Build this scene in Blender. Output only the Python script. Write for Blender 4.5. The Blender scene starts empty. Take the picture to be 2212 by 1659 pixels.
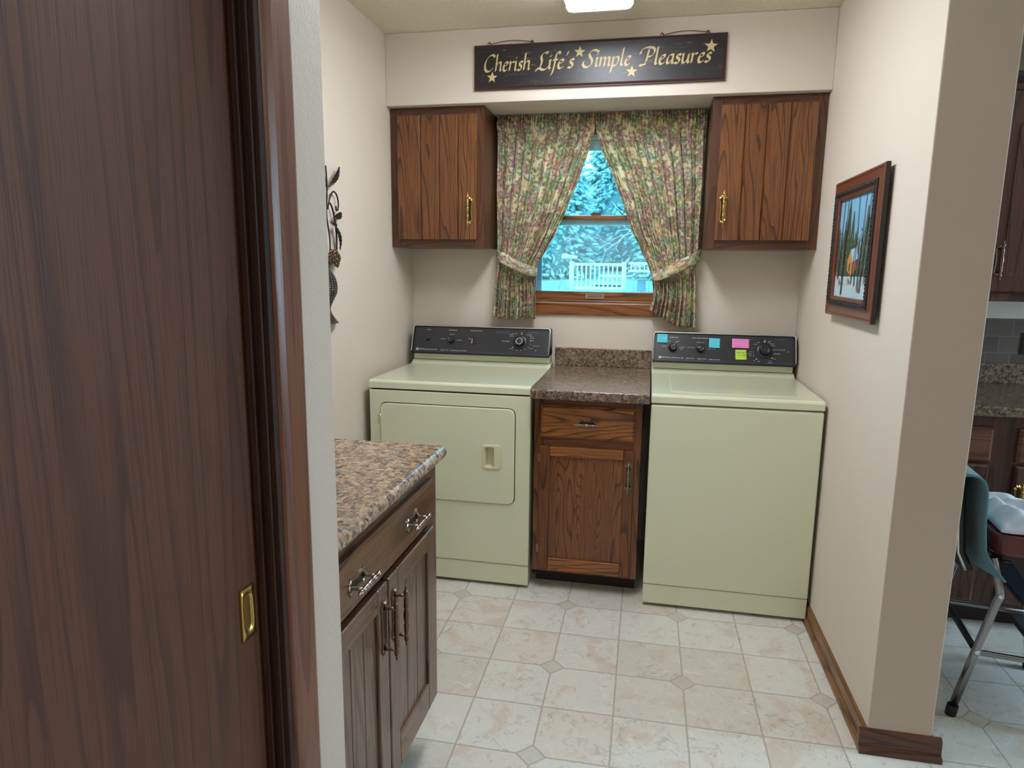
import bpy, bmesh, math, random
from mathutils import Vector, Matrix, noise as mnoise
from math import pi, sin, cos, radians
random.seed(7)
S = bpy.context.scene
COL = S.collection

# ------------------------------------------------------------------ camera, world, lights, exposure
cam_d = bpy.data.cameras.new('camera'); cam = bpy.data.objects.new('camera', cam_d); COL.objects.link(cam)
cam_d.sensor_fit = 'HORIZONTAL'; cam_d.sensor_width = 36.0; cam_d.lens = 1455.1 / 2212 * 36.0
cam_d.clip_start = 0.02; cam_d.clip_end = 300
r_ = Vector((0.97968071, 0.20025011, 0.01120736)); f_ = Vector((-0.19548531, 0.96587842, -0.16989516)); u_ = Vector((-0.04484647, 0.16425213, 0.98539841))
cam.matrix_world = Matrix(((r_.x, u_.x, -f_.x, 0.5852), (r_.y, u_.y, -f_.y, -3.444), (r_.z, u_.z, -f_.z, 1.4064), (0, 0, 0, 1)))
S.camera = cam
S.view_settings.view_transform = 'Standard'; S.view_settings.look = 'None'
S.view_settings.exposure = 0.2; S.view_settings.gamma = 1.0; S.view_settings.use_curve_mapping = False
W = bpy.data.worlds.new('sky'); S.world = W; W.use_nodes = True
W.node_tree.nodes['Background'].inputs[0].default_value = (0.13, 0.64, 1.0, 1)
W.node_tree.nodes['Background'].inputs[1].default_value = 8.5

def area(name, loc, rot, sx, sy, power, col):
    d = bpy.data.lights.new(name, 'AREA'); d.shape = 'RECTANGLE'; d.size = sx; d.size_y = sy; d.energy = power; d.color = col
    o = bpy.data.objects.new(name, d); COL.objects.link(o); o.location = loc; o.rotation_euler = rot
    return o
sun_d = bpy.data.lights.new('sun', 'SUN'); sun_d.energy = 4.5; sun_d.color = (0.36, 0.92, 1.0); sun_d.angle = 0.02
sun = bpy.data.objects.new('sun', sun_d); COL.objects.link(sun); sun.rotation_euler = (radians(48), 0, radians(-28))
# assumed daylight lamp on the kitchen side (right) and an added fill lamp behind the camera
area('assumed_kitchen_daylight', (4.74, -1.15, 1.5), (0, radians(90), 0), 1.2, 0.8, 58, (0.70, 0.82, 1.0))  # unseen daylight source, assumed; placed so the wall end stays dark
area('front_fill_light', (0.75, -4.6, 2.3), (0, 0, 0), 0.4, 0.4, 13, (1.0, 0.97, 0.94))
FIX_EMIT = 22.5

# ------------------------------------------------------------------ node helpers
class NT:
    def __init__(s, name):
        s.mat = bpy.data.materials.new(name); s.mat.use_nodes = True; s.t = s.mat.node_tree; s.n = s.t.nodes
        s.b = s.n['Principled BSDF']; s.out = s.n['Material Output']
    def new(s, t, **k):
        n = s.n.new(t)
        for a, v in k.items(): setattr(n, a, v)
        return n
    def ln(s, a, b): s.t.links.new(a, b)
    def put(s, sock, v):
        if isinstance(v, (int, float)): sock.default_value = v
        elif isinstance(v, (tuple, list)): sock.default_value = v if len(v) == len(sock.default_value) else tuple(v) + (1,)
        else: s.ln(v, sock)
    def m(s, op, a, b=0.0, c=None):
        n = s.new('ShaderNodeMath', operation=op); s.put(n.inputs[0], a); s.put(n.inputs[1], b)
        if c is not None: s.put(n.inputs[2], c)
        return n.outputs[0]
    def v(s, op, a, b=(0, 0, 0)):
        n = s.new('ShaderNodeVectorMath', operation=op); s.put(n.inputs[0], a)
        if op == 'SCALE': s.put(n.inputs['Scale'], b)
        else: s.put(n.inputs[1], b)
        return n.outputs['Value'] if op in ('LENGTH', 'DOT_PRODUCT') else n.outputs[0]
    def mix(s, f, a, b, bt='MIX'):
        n = s.new('ShaderNodeMix', data_type='RGBA', blend_type=bt); s.put(n.inputs[0], f); s.put(n.inputs[6], a); s.put(n.inputs[7], b); return n.outputs[2]
    def noise(s, vec, scale, detail=2.0, rough=.5, dist=0.0, fac=True):
        n = s.new('ShaderNodeTexNoise'); s.ln(vec, n.inputs['Vector']); n.inputs['Scale'].default_value = scale
        n.inputs['Detail'].default_value = detail; n.inputs['Roughness'].default_value = rough; n.inputs['Distortion'].default_value = dist
        return n.outputs[0] if fac else n.outputs[1]
    def vor(s, vec, scale, feature='F1'):
        n = s.new('ShaderNodeTexVoronoi', feature=feature); s.ln(vec, n.inputs['Vector']); n.inputs['Scale'].default_value = scale; return n
    def ramp(s, fac, stops, interp='LINEAR'):
        n = s.new('ShaderNodeValToRGB'); s.ln(fac, n.inputs[0]); cr = n.color_ramp; cr.interpolation = interp
        while len(cr.elements) > 1: cr.elements.remove(cr.elements[-1])
        cr.elements[0].position = stops[0][0]; cr.elements[0].color = tuple(stops[0][1]) + (1,)
        for p, c in stops[1:]:
            e = cr.elements.new(p); e.color = tuple(c) + (1,)
        return n.outputs[0]
    def ss(s, x, lo, hi):
        n = s.new('ShaderNodeMapRange', interpolation_type='SMOOTHSTEP'); s.put(n.inputs[0], x); n.inputs[1].default_value = lo; n.inputs[2].default_value = hi
        return n.outputs[0]
    def obj(s): return s.new('ShaderNodeTexCoord').outputs['Object']
    def pos(s): return s.new('ShaderNodeNewGeometry').outputs['Position']
    def uv(s): return s.new('ShaderNodeTexCoord').outputs['UV']
    def comb(s, x, y, z):
        n = s.new('ShaderNodeCombineXYZ'); s.put(n.inputs[0], x); s.put(n.inputs[1], y); s.put(n.inputs[2], z); return n.outputs[0]
    def sep(s, v):
        n = s.new('ShaderNodeSeparateXYZ'); s.ln(v, n.inputs[0]); return n.outputs
    def bump(s, h, strength, dist):
        n = s.new('ShaderNodeBump'); s.ln(h, n.inputs['Height']); n.inputs['Strength'].default_value = strength; n.inputs['Distance'].default_value = dist
        s.ln(n.outputs[0], s.b.inputs['Normal'])
    def bsdf(s, col=None, rough=None, metal=None, spec=None, coat=None, coat_r=None):
        for k, v in (('Base Color', col), ('Roughness', rough), ('Metallic', metal), ('Specular IOR Level', spec), ('Coat Weight', coat), ('Coat Roughness', coat_r)):
            if v is not None: s.put(s.b.inputs[k], v)
        return s.mat

def lin(r, g, b):
    return tuple((c / 255 / 12.92 if c / 255 <= .04045 else ((c / 255 + .055) / 1.055) ** 2.4) for c in (r, g, b))

def flat(name, col, rough=.5, metal=0, spec=.5, coat=0, bump=None, var=0.0):
    t = NT(name); c = lin(*col); sock = tuple(c)
    if var:
        n = t.noise(t.obj(), 9, 4); sock = t.mix(n, tuple(x * (1 - var) for x in c), tuple(min(1, x * (1 + var)) for x in c))
    if bump: t.bump(t.noise(t.obj(), bump[0], 3), bump[1], bump[2])
    return t.bsdf(sock, rough, metal, spec, coat, .08)

def oak(name, axis='Z', dark=(54, 28, 12), mid=(106, 60, 27), light=(134, 80, 38), seed=0.0, rough=.33, scale=1.0, coat=.35, lines=9.0, stretch=.75):
    lines = lines * 1.75; t = NT(name); x, y, z = t.sep(t.obj())[:3]
    p = {'Z': (x, y, z), 'X': (z, y, x), 'Y': (x, z, y)}[axis]
    rnd = t.new('ShaderNodeNewGeometry').outputs['Random Per Island']
    off = t.m('MULTIPLY_ADD', rnd, 17.0, seed)
    q = t.comb(t.m('ADD', p[0], off), t.m('ADD', p[1], off), p[2])
    q1 = t.v('MULTIPLY', q, (7 * scale, 7 * scale, stretch * scale))
    n1 = t.noise(q1, 1.0, 1.5, .45, .25)
    wob = t.noise(t.v('MULTIPLY', q, (60 * scale, 60 * scale, 6 * scale)), 1.0, 2)
    r = t.m('FRACT', t.m('ADD', t.m('MULTIPLY', n1, lines), t.m('MULTIPLY', wob, .22)))
    ring = t.m('MULTIPLY', t.ss(r, .58, .965), t.m('SUBTRACT', 1.0, t.ss(r, .965, 1.0)))
    pores = t.ss(t.noise(t.v('MULTIPLY', q, (300 * scale, 300 * scale, 7 * scale)), 1.0, 2), .5, .64)
    blot = t.noise(t.v('MULTIPLY', q, (3, 3, 1.2)), 1.0, 3)
    base = t.mix(t.ss(blot, .3, .72), lin(*mid), lin(*light))
    tint = t.mix(t.m('MULTIPLY', rnd, .45), base, lin(*mid))
    c = t.mix(t.m('MULTIPLY', ring, .85), tint, lin(*dark))
    c = t.mix(t.m('MULTIPLY', pores, .55), c, lin(*dark))
    t.bump(t.m('ADD', t.m('MULTIPLY', ring, -.5), t.m('MULTIPLY', pores, -1.0)), .18, .0008)
    return t.bsdf(c, rough, 0, .4, coat, .25)

def granite(name, gain=1.0, scale=1.0, rough=.22):
    t = NT(name); o = t.pos()
    w = t.v('ADD', o, t.v('SCALE', t.noise(o, 60 * scale, 3, .6, 0, False), .012))
    a = t.vor(w, 95 * scale); b = t.vor(w, 48 * scale); c = t.vor(w, 190 * scale)
    def g(c): return tuple(min(1, x * gain) for x in lin(*c))
    ca = t.ramp(t.sep(a.outputs['Color'])[0], [(0, g((62, 55, 50))), (.18, g((104, 84, 68))), (.4, g((140, 116, 94))), (.6, g((118, 112, 100))), (.74, g((166, 138, 112))), (.9, g((88, 90, 86)))], 'CONSTANT')
    cc = t.ramp(t.sep(c.outputs['Color'])[1], [(0, g((50, 44, 42))), (.25, g((120, 98, 78))), (.55, g((150, 132, 112))), (.8, g((110, 84, 66)))], 'CONSTANT')
    col = t.mix(.45, ca, cc)
    spots = t.m('MULTIPLY', t.m('LESS_THAN', b.outputs['Distance'], .33), t.m('GREATER_THAN', t.sep(b.outputs['Color'])[2], .72))
    col = t.mix(t.m('MULTIPLY', spots, .8), col, g((66, 62, 62)))
    veins = t.ss(t.noise(w, 70 * scale, 4, .7), .58, .66)
    col = t.mix(t.m('MULTIPLY', veins, .5), col, g((176, 156, 132)))
    return t.bsdf(col, rough, 0, .5)

def wall_mat(name, c1, c2, bs=180, bst=.12):
    t = NT(name); o = t.pos()
    c = t.mix(t.noise(o, 2.2, 3), lin(*c1), lin(*c2))
    h = t.m('ADD', t.noise(o, bs, 4, .6), t.m('MULTIPLY', t.noise(o, 30, 2), .8))
    t.bump(h, bst, .004)
    return t.bsdf(c, .62, 0, .3)

M = {}
M['wall'] = wall_mat('cream_wall_paint', (217, 206, 191), (221, 211, 197))
M['wall_hall_shaded'] = wall_mat('shade_darkened_wall_paint', (196, 180, 165), (202, 187, 172), 150, .3)  # wall tone with shade mixed in, keeps the shaded wall end dark
def ceil_mat():
    t = NT('stippled_ceiling'); o = t.pos()
    v = t.vor(o, 120); n = t.noise(o, 95, 5, .65)
    h = t.m('ADD', t.m('MULTIPLY', t.m('SUBTRACT', 1.0, v.outputs['Distance']), .6), t.m('MULTIPLY', n, 1.4))
    t.bump(h, .75, .007)
    return t.bsdf(t.mix(n, lin(228, 217, 192), lin(252, 243, 222)), .8, 0, .2)
M['ceiling'] = ceil_mat()

def floor_mat():
    t = NT('vinyl_tile_floor'); P = t.pos(); x, y, z = t.sep(P)[:3]
    tu, tv, tr, T = 0.2961, -0.794, 0.006, 0.2279
    ax = t.m('SUBTRACT', x, tu); ay = t.m('SUBTRACT', y, tv)
    gx = t.m('DIVIDE', t.m('ADD', t.m('MULTIPLY', ax, cos(tr)), t.m('MULTIPLY', ay, sin(tr))), T)
    gy = t.m('DIVIDE', t.m('SUBTRACT', t.m('MULTIPLY', ay, cos(tr)), t.m('MULTIPLY', ax, sin(tr))), T)
    rx = t.m('ROUND', gx); ry = t.m('ROUND', gy)
    wob = t.m('MULTIPLY', t.m('SUBTRACT', t.noise(P, 25, 3), .5), .02)
    dx = t.m('ABSOLUTE', t.m('ADD', t.m('SUBTRACT', gx, rx), wob)); dy = t.m('ABSOLUTE', t.m('ADD', t.m('SUBTRACT', gy, ry), wob))
    even = t.m('MULTIPLY', t.m('LESS_THAN', t.m('ABSOLUTE', t.m('WRAP', rx, -1.0, 1.0)), .5), t.m('LESS_THAN', t.m('ABSOLUTE', t.m('WRAP', ry, -1.0, 1.0)), .5))
    man = t.m('ADD', dx, dy)
    inside = t.m('MULTIPLY', even, t.m('LESS_THAN', man, .19))
    line = t.m('SUBTRACT', 1.0, t.ss(t.m('MINIMUM', dx, dy), .006, .018))
    line = t.m('MULTIPLY', line, t.m('SUBTRACT', 1.0, inside))
    dl = t.m('MULTIPLY', even, t.m('SUBTRACT', 1.0, t.ss(t.m('ABSOLUTE', t.m('SUBTRACT', man, .19)), .008, .022)))
    grout = t.m('MAXIMUM', line, dl)
    wn = t.new('ShaderNodeTexWhiteNoise', noise_dimensions='3D')
    t.ln(t.comb(t.m('ADD', t.m('FLOOR', gx), t.m('MULTIPLY', inside, 57.3)), t.m('FLOOR', gy), 0.0), wn.inputs['Vector'])
    wn2 = t.new('ShaderNodeTexWhiteNoise', noise_dimensions='3D')
    t.ln(t.comb(t.m('MULTIPLY', inside, t.m('ADD', rx, 9.5)), t.m('MULTIPLY', inside, ry), inside), wn2.inputs['Vector'])
    rv = t.mix(inside, wn.outputs['Color'], wn2.outputs['Color']); r0, r1, r2 = t.sep(rv)[:3]
    sh = t.v('ADD', P, t.v('SCALE', rv, 9.0))
    big = t.noise(sh, 7, 5, .6, .6); med = t.noise(sh, 26, 5, .65, 1.0); fine = t.noise(sh, 95, 4, .7, .6)
    c = t.mix(t.ss(r0, .2, .9), lin(212, 211, 203), lin(203, 200, 190))
    c = t.mix(t.m('MULTIPLY', t.ss(r1, .78, .95), .35), c, lin(208, 196, 178))
    c = t.mix(t.m('MULTIPLY', t.ss(big, .52, .66), .65), c, lin(200, 184, 164))
    c = t.mix(t.m('MULTIPLY', t.ss(med, .57, .68), .55), c, lin(178, 170, 156))
    c = t.mix(t.m('MULTIPLY', t.ss(med, .44, .32), .5), c, lin(226, 224, 214))
    pits = t.m('MULTIPLY', t.ss(fine, .62, .7), t.ss(med, .45, .6))
    c = t.mix(t.m('MULTIPLY', pits, .7), c, lin(138, 128, 112))
    crack = t.m('SUBTRACT', 1.0, t.ss(t.m('ABSOLUTE', t.m('SUBTRACT', t.noise(sh, 9, 4, .6, .9), .5)), .0, .012))
    crack = t.m('MULTIPLY', crack, t.ss(t.noise(sh, 5, 1), .48, .6))
    c = t.mix(t.m('MULTIPLY', crack, .5), c, lin(140, 132, 118))
    c = t.mix(t.m('MULTIPLY', inside, .45), c, lin(182, 174, 160))
    c = t.mix(t.m('MULTIPLY', grout, .75), c, lin(160, 150, 136))
    t.bump(t.m('SUBTRACT', t.m('MULTIPLY', med, .5), t.m('ADD', grout, t.m('MULTIPLY', crack, .4))), .15, .002)
    return t.bsdf(c, .36, 0, .4)
M['floor'] = floor_mat()

M['oak'] = oak('oak_vertical_grain'); M['oak_x'] = oak('oak_horizontal_grain', 'X', seed=3.1)
M['oak_y'] = oak('oak_depth_grain', 'Y', seed=5.3)
UP = dict(dark=(58, 30, 13), mid=(112, 66, 32), light=(132, 84, 42))
M['oak_upper'] = oak('oak_upper_boards', 'Z', seed=2.4, lines=11, **UP)
M['oak_up_x'] = oak('oak_upper_rail', 'X', seed=8.1, lines=12, **{**UP, 'mid': (82, 46, 25), 'light': (98, 58, 32)})
M['oak_up_frame'] = oak('oak_upper_stile', 'Z', seed=6.6, lines=12, **{**UP, 'mid': (84, 48, 27), 'light': (98, 58, 34)})
M['oak_gold'] = oak('oak_golden_drawer', 'X', dark=(66, 33, 12), mid=(148, 90, 40), light=(176, 114, 56), seed=1.7, lines=16)
M['oak_panel'] = oak('oak_panel_fine', 'Z', dark=(66, 36, 17), mid=(114, 68, 33), light=(138, 86, 42), seed=4.6, lines=26, scale=1.15)
M['oak_grey'] = oak('oak_grey_brown', 'Z', dark=(52, 34, 26), mid=(98, 72, 56), light=(114, 86, 66), seed=9.2, lines=12)
M['oak_grey_y'] = oak('oak_grey_brown_depth', 'Y', dark=(56, 36, 24), mid=(104, 72, 48), light=(118, 84, 56), seed=10.2, lines=12)
M['door_wood'] = oak('pocket_door_veneer', 'Z', dark=(66, 37, 23), mid=(88, 50, 31), light=(98, 59, 38), seed=12.0, rough=.5, scale=1.3, lines=9, coat=.0, stretch=.3)
M['casing_wood'] = oak('casing_wood', 'Z', dark=(84, 46, 30), mid=(112, 66, 44), light=(122, 76, 52), seed=14.0, lines=7, coat=.15, stretch=.4)
M['jamb_wood'] = oak('jamb_wood', 'Z', dark=(34, 16, 10), mid=(50, 26, 16), light=(58, 31, 20), seed=15.0, lines=7, coat=.0, rough=.6)
M['base_y'] = oak('baseboard_wood_depth', 'Y', dark=(76, 44, 22), mid=(124, 80, 44), light=(142, 96, 56), seed=16.0, lines=7)
M['base_x'] = oak('baseboard_wood_shaded', 'X', dark=(50, 26, 16), mid=(88, 52, 36), light=(102, 62, 44), seed=17.0, lines=7)  # same baseboard wood, darkened for the shaded wall end
M['sash'] = oak('window_wood', 'X', dark=(80, 42, 16), mid=(134, 80, 34), light=(156, 98, 48), seed=18.0, lines=6)
M['sash_z'] = oak('window_wood_upright', 'Z', dark=(80, 42, 16), mid=(134, 80, 34), light=(156, 98, 48), seed=18.0, lines=6)
M['toe'] = flat('toe_kick_dark', (40, 24, 18), .6)
M['shadow_gap'] = flat('cabinet_gap_shadow', (24, 17, 13), .8)  # near-black sheet standing in for the shade behind cabinet doors
M['granite'] = granite('brown_stone_laminate', .98, 1.0, .22)
M['granite_near'] = granite('lit_stone_laminate', 1.5, .85, .25)  # same laminate, brightened because more light falls on this counter
M['granite_kitchen'] = granite('kitchen_stone_laminate', .75, 1.0, .22)
M['almond'] = flat('almond_enamel', (216, 219, 190), .22, 0, .5, .35)
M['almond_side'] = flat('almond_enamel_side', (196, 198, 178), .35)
M['almond_plastic'] = flat('almond_plastic', (212, 209, 176), .4)
M['gap'] = flat('dark_seam', (30, 26, 20), .8)
M['console'] = flat('console_black', (38, 38, 44), .3, 0, .5, .2)
M['console_edge'] = flat('console_edge', (22, 22, 28), .45)
M['chrome'] = flat('chrome', (225, 225, 228), .16, 1)
M['dark_chrome'] = flat('shade_darkened_chrome', (150, 148, 150), .22, 1)  # chrome darkened to stand for the dim surroundings it reflects
M['alum'] = flat('brushed_aluminium_trim', (215, 216, 218), .3, 1)
M['print_white'] = flat('white_print', (222, 222, 222), .5)
M['print_blue'] = flat('blue_print', (70, 112, 150), .5)
M['knob'] = flat('knob_black', (30, 30, 33), .35, 0, .5)
M['brass'] = flat('antique_brass', (196, 160, 92), .3, 1, var=.2)
M['bronze'] = flat('dark_bronze', (118, 92, 74), .32, 1, var=.25)
M['pewter'] = flat('aged_pewter', (150, 138, 124), .28, 1, var=.25)
M['patina'] = flat('dark_patina', (52, 40, 28), .45, .6)
M['note_blue'] = flat('blue_paper', (90, 208, 226), .7); M['note_pink'] = flat('pink_paper', (240, 140, 205), .7); M['note_green'] = flat('green_paper', (190, 222, 84), .7)
M['ink'] = flat('pen_ink', (30, 36, 40), .7); M['ink_soft'] = flat('pale_pen_ink', (70, 120, 150), .7)
M['ink_pink'] = flat('pen_ink_on_pink', (170, 90, 150), .7)
M['iron'] = flat('wrought_iron', (52, 44, 42), .45, .7, var=.3); M['iron_leaf'] = flat('iron_leaf', (62, 60, 56), .42, .8, var=.35)
M['urn'] = flat('urn_metal', (92, 88, 88), .32, .85, var=.35)
M['frame_brown'] = flat('picture_frame_brown', (106, 56, 36), .3, 0, .5, .3, var=.15)
M['frame_black'] = flat('picture_frame_black', (26, 20, 20), .35)
M['ornate'] = flat('ornate_black_moulding', (48, 44, 44), .38, .3, var=.3)
M['ivory'] = flat('ivory_paint', (200, 180, 128), .5)
M['black_rubber'] = flat('black_rubber', (16, 16, 17), .6, bump=(300, .5, .002))
M['tread'] = flat('ribbed_black_tread', (34, 36, 40), .55, bump=(160, .4, .002))
M['burgundy'] = flat('burgundy_vinyl', (92, 32, 32), .25, 0, .5, .3)
M['black_vinyl'] = flat('black_vinyl', (22, 22, 24), .4)
M['white_vinyl'] = flat('white_painted_wood', (225, 228, 228), .5)
M['cabinet_dark'] = oak('kitchen_cabinet_wood', 'Z', dark=(42, 22, 18), mid=(80, 46, 36), light=(92, 56, 42), seed=21, lines=9)
M['cabinet_dark_x'] = oak('kitchen_drawer_wood', 'X', dark=(56, 32, 22), mid=(110, 70, 44), light=(122, 80, 52), seed=22, lines=11)

def cloth(name, c1, c2, sc=400):
    t = NT(name); n = t.noise(t.obj(), sc, 3); t.bump(n, .4, .002)
    t.put(t.b.inputs['Sheen Weight'], .3)
    return t.bsdf(t.mix(n, lin(*c1), lin(*c2)), .9, 0, .1)
M['towel'] = cloth('teal_terry', (70, 112, 122), (100, 145, 152)); M['white_cloth'] = cloth('white_cotton', (205, 212, 230), (225, 230, 240), 60)

def floral():
    t = NT('floral_curtain_print'); uv = t.uv(); u = t.sep(uv)
    w = t.v('ADD', uv, t.v('SCALE', t.noise(uv, 26, 3, .5, 0, False), .022))
    col = t.mix(t.noise(uv, 9, 3), lin(244, 232, 190), lin(236, 234, 206))
    col = t.mix(t.m('MULTIPLY', t.ss(t.noise(uv, 16, 2), .5, .62), .6), col, lin(234, 204, 152))
    # leaf rosettes: a voronoi cell gives each sprig its centre, the petals follow the angle around it
    def sprig(col, scale, off, k, rad, c_in, c_edge, sharp=.45, thr=.35):
        vn = t.vor(t.v('ADD', w, off), scale, 'F1'); vn.voronoi_dimensions = '2D'
        cen = vn.outputs['Position']; d = t.v('SUBTRACT', t.v('ADD', w, off), cen)
        dx, dy = t.sep(d)[0], t.sep(d)[1]
        ang = t.m('ARCTAN2', dy, dx); rnd = t.sep(vn.outputs['Color'])
        a2 = t.m('ADD', t.m('MULTIPLY', ang, k), t.m('MULTIPLY', rnd[0], 6.28))
        pet = t.m('POWER', t.m('ABSOLUTE', t.m('COSINE', a2)), sharp)
        dist = t.m('SQRT', t.m('ADD', t.m('MULTIPLY', dx, dx), t.m('MULTIPLY', dy, dy)))
        edge = t.m('MULTIPLY', pet, rad / scale)
        q = t.m('DIVIDE', dist, t.m('ADD', edge, 1e-5))
        inside = t.m('MULTIPLY', t.ss(q, 1.0, .86), t.m('GREATER_THAN', rnd[1], thr))
        rim = t.m('MULTIPLY', inside, t.ss(q, .72, .95)); vein = t.m('MULTIPLY', inside, t.ss(t.m('ABSOLUTE', t.m('COSINE', a2)), .93, .99))
        shade = t.m('MAXIMUM', t.m('MAXIMUM', rim, vein), t.m('MULTIPLY', inside, t.ss(q, .35, .1)))
        col = t.mix(t.m('MULTIPLY', inside, .6), col, lin(*c_in))
        return t.mix(t.m('MULTIPLY', shade, .62), col, lin(*c_edge))
    col = sprig(col, 21, (3.1, 1.7, 0), 1.5, .62, (222, 188, 128), (176, 122, 92), .9, .35)
    col = sprig(col, 19, (5.7, 9.2, 0), 2.5, .6, (168, 192, 182), (88, 124, 130), 1.0, .35)
    col = sprig(col, 18, (1.3, 4.4, 0), 2.5, .66, (164, 186, 126), (66, 104, 68), 1.0, .42)
    col = sprig(col, 15, (8.8, 2.9, 0), 2.5, .58, (208, 156, 160), (132, 66, 88), 1.0, .3)
    col = sprig(col, 33, (2.2, 6.1, 0), 1.0, .7, (150, 172, 120), (78, 112, 74), 1.2, .62)
    col = sprig(col, 27, (7.7, .4, 0), 1.5, .6, (206, 150, 150), (140, 80, 92), 1.2, .7)
    st = t.m('SUBTRACT', 1.0, t.ss(t.m('ABSOLUTE', t.m('SUBTRACT', t.noise(uv, 20, 2, .5, 1.2), .5)), .006, .02))
    col = t.mix(t.m('MULTIPLY', st, .4), col, lin(110, 116, 88))
    t.bump(t.noise(uv, 900, 2), .2, .0005)
    t.bsdf(col, .85, 0, .15)
    tr = t.new('ShaderNodeBsdfTranslucent'); t.ln(col, tr.inputs[0])
    mx = t.new('ShaderNodeMixShader'); mx.inputs[0].default_value = .22
    t.ln(t.b.outputs[0], mx.inputs[1]); t.ln(tr.outputs[0], mx.inputs[2]); t.ln(mx.outputs[0], t.out.inputs[0])
    return t.mat
M['floral'] = floral()

def glass(name):
    t = NT(name); tr = t.new('ShaderNodeBsdfTransparent'); gl = t.new('ShaderNodeBsdfGlossy'); gl.inputs['Roughness'].default_value = .02
    fr = t.new('ShaderNodeFresnel'); fr.inputs[0].default_value = 1.35
    mx = t.new('ShaderNodeMixShader'); t.ln(fr.outputs[0], mx.inputs[0]); t.ln(tr.outputs[0], mx.inputs[1]); t.ln(gl.outputs[0], mx.inputs[2]); t.ln(mx.outputs[0], t.out.inputs[0])
    tr.inputs[0].default_value = (.95, .97, .97, 1)
    return t.mat
M['glass'] = glass('window_glass')
def emit(name, col, s):
    t = NT(name); e = t.new('ShaderNodeEmission'); e.inputs[0].default_value = col + (1,); e.inputs[1].default_value = s; t.ln(e.outputs[0], t.out.inputs[0]); return t.mat
M['lens'] = emit('lit_diffuser', (.94, .985, 1.05), FIX_EMIT)
M['fixture'] = flat('fixture_white', (235, 238, 238), .4)

def sign_mat():
    t = NT('crackled_black_board'); o = t.obj()
    q = t.v('MULTIPLY', o, (6, 6, 75)); n = t.noise(q, 1.0, 4, .6, .8)
    l = t.m('SUBTRACT', 1.0, t.ss(t.m('ABSOLUTE', t.m('SUBTRACT', n, .5)), .0, .010))
    l = t.m('MULTIPLY', l, t.ss(t.noise(t.v('MULTIPLY', o, (22, 22, 60)), 1.0, 2), .54, .66))
    c = t.mix(t.m('MULTIPLY', l, .6), lin(36, 32, 36), lin(176, 160, 120))
    return t.bsdf(c, .38, 0, .5)
M['sign'] = sign_mat(); M['sign_edge'] = flat('worn_brown_edge', (66, 38, 36), .5, var=.3)
def splash():
    t = NT('kitchen_tile_splash'); p = t.pos(); x, y, z = t.sep(p)[:3]
    br = t.new('ShaderNodeTexBrick'); t.ln(t.comb(x, z, 0.0), br.inputs[0]); br.inputs['Scale'].default_value = 1.0
    br.inputs['Brick Width'].default_value = .1; br.inputs['Row Height'].default_value = .075; br.inputs['Mortar Size'].default_value = .002; br.offset = .5
    br.inputs['Color1'].default_value = lin(96, 84, 74) + (1,); br.inputs['Color2'].default_value = lin(66, 60, 54) + (1,); br.inputs['Mortar'].default_value = lin(118, 112, 106) + (1,)
    return t.bsdf(t.mix(.4, br.outputs[0], t.mix(t.noise(p, 12, 4), lin(50, 44, 40), lin(112, 98, 84))), .45, 0, .4)
M['splash'] = splash()
def foliage_mat(name, a, b):
    t = NT(name); n = t.noise(t.obj(), 5.0, 4, .7); f = t.noise(t.obj(), 26.0, 3, .7)
    t.bump(f, 1.0, .12)
    return t.bsdf(t.mix(t.ss(t.m('ADD', t.m('MULTIPLY', n, .5), t.m('MULTIPLY', f, .5)), .35, .65), lin(*a), lin(*b)), .8, 0, .2)
M['spruce'] = foliage_mat('spruce_needles', (150, 176, 182), (232, 236, 226)); M['bark'] = flat('bark', (110, 96, 84), .9)
M['lawn'] = foliage_mat('lawn_grass', (150, 176, 140), (190, 206, 168))
M['plant'] = foliage_mat('garden_leaves', (120, 150, 120), (190, 205, 180))
M['stain_grey'] = flat('grey_deck_board', (150, 150, 150), .7); M['twig'] = flat('bare_twig', (205, 200, 190), .8)

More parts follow.
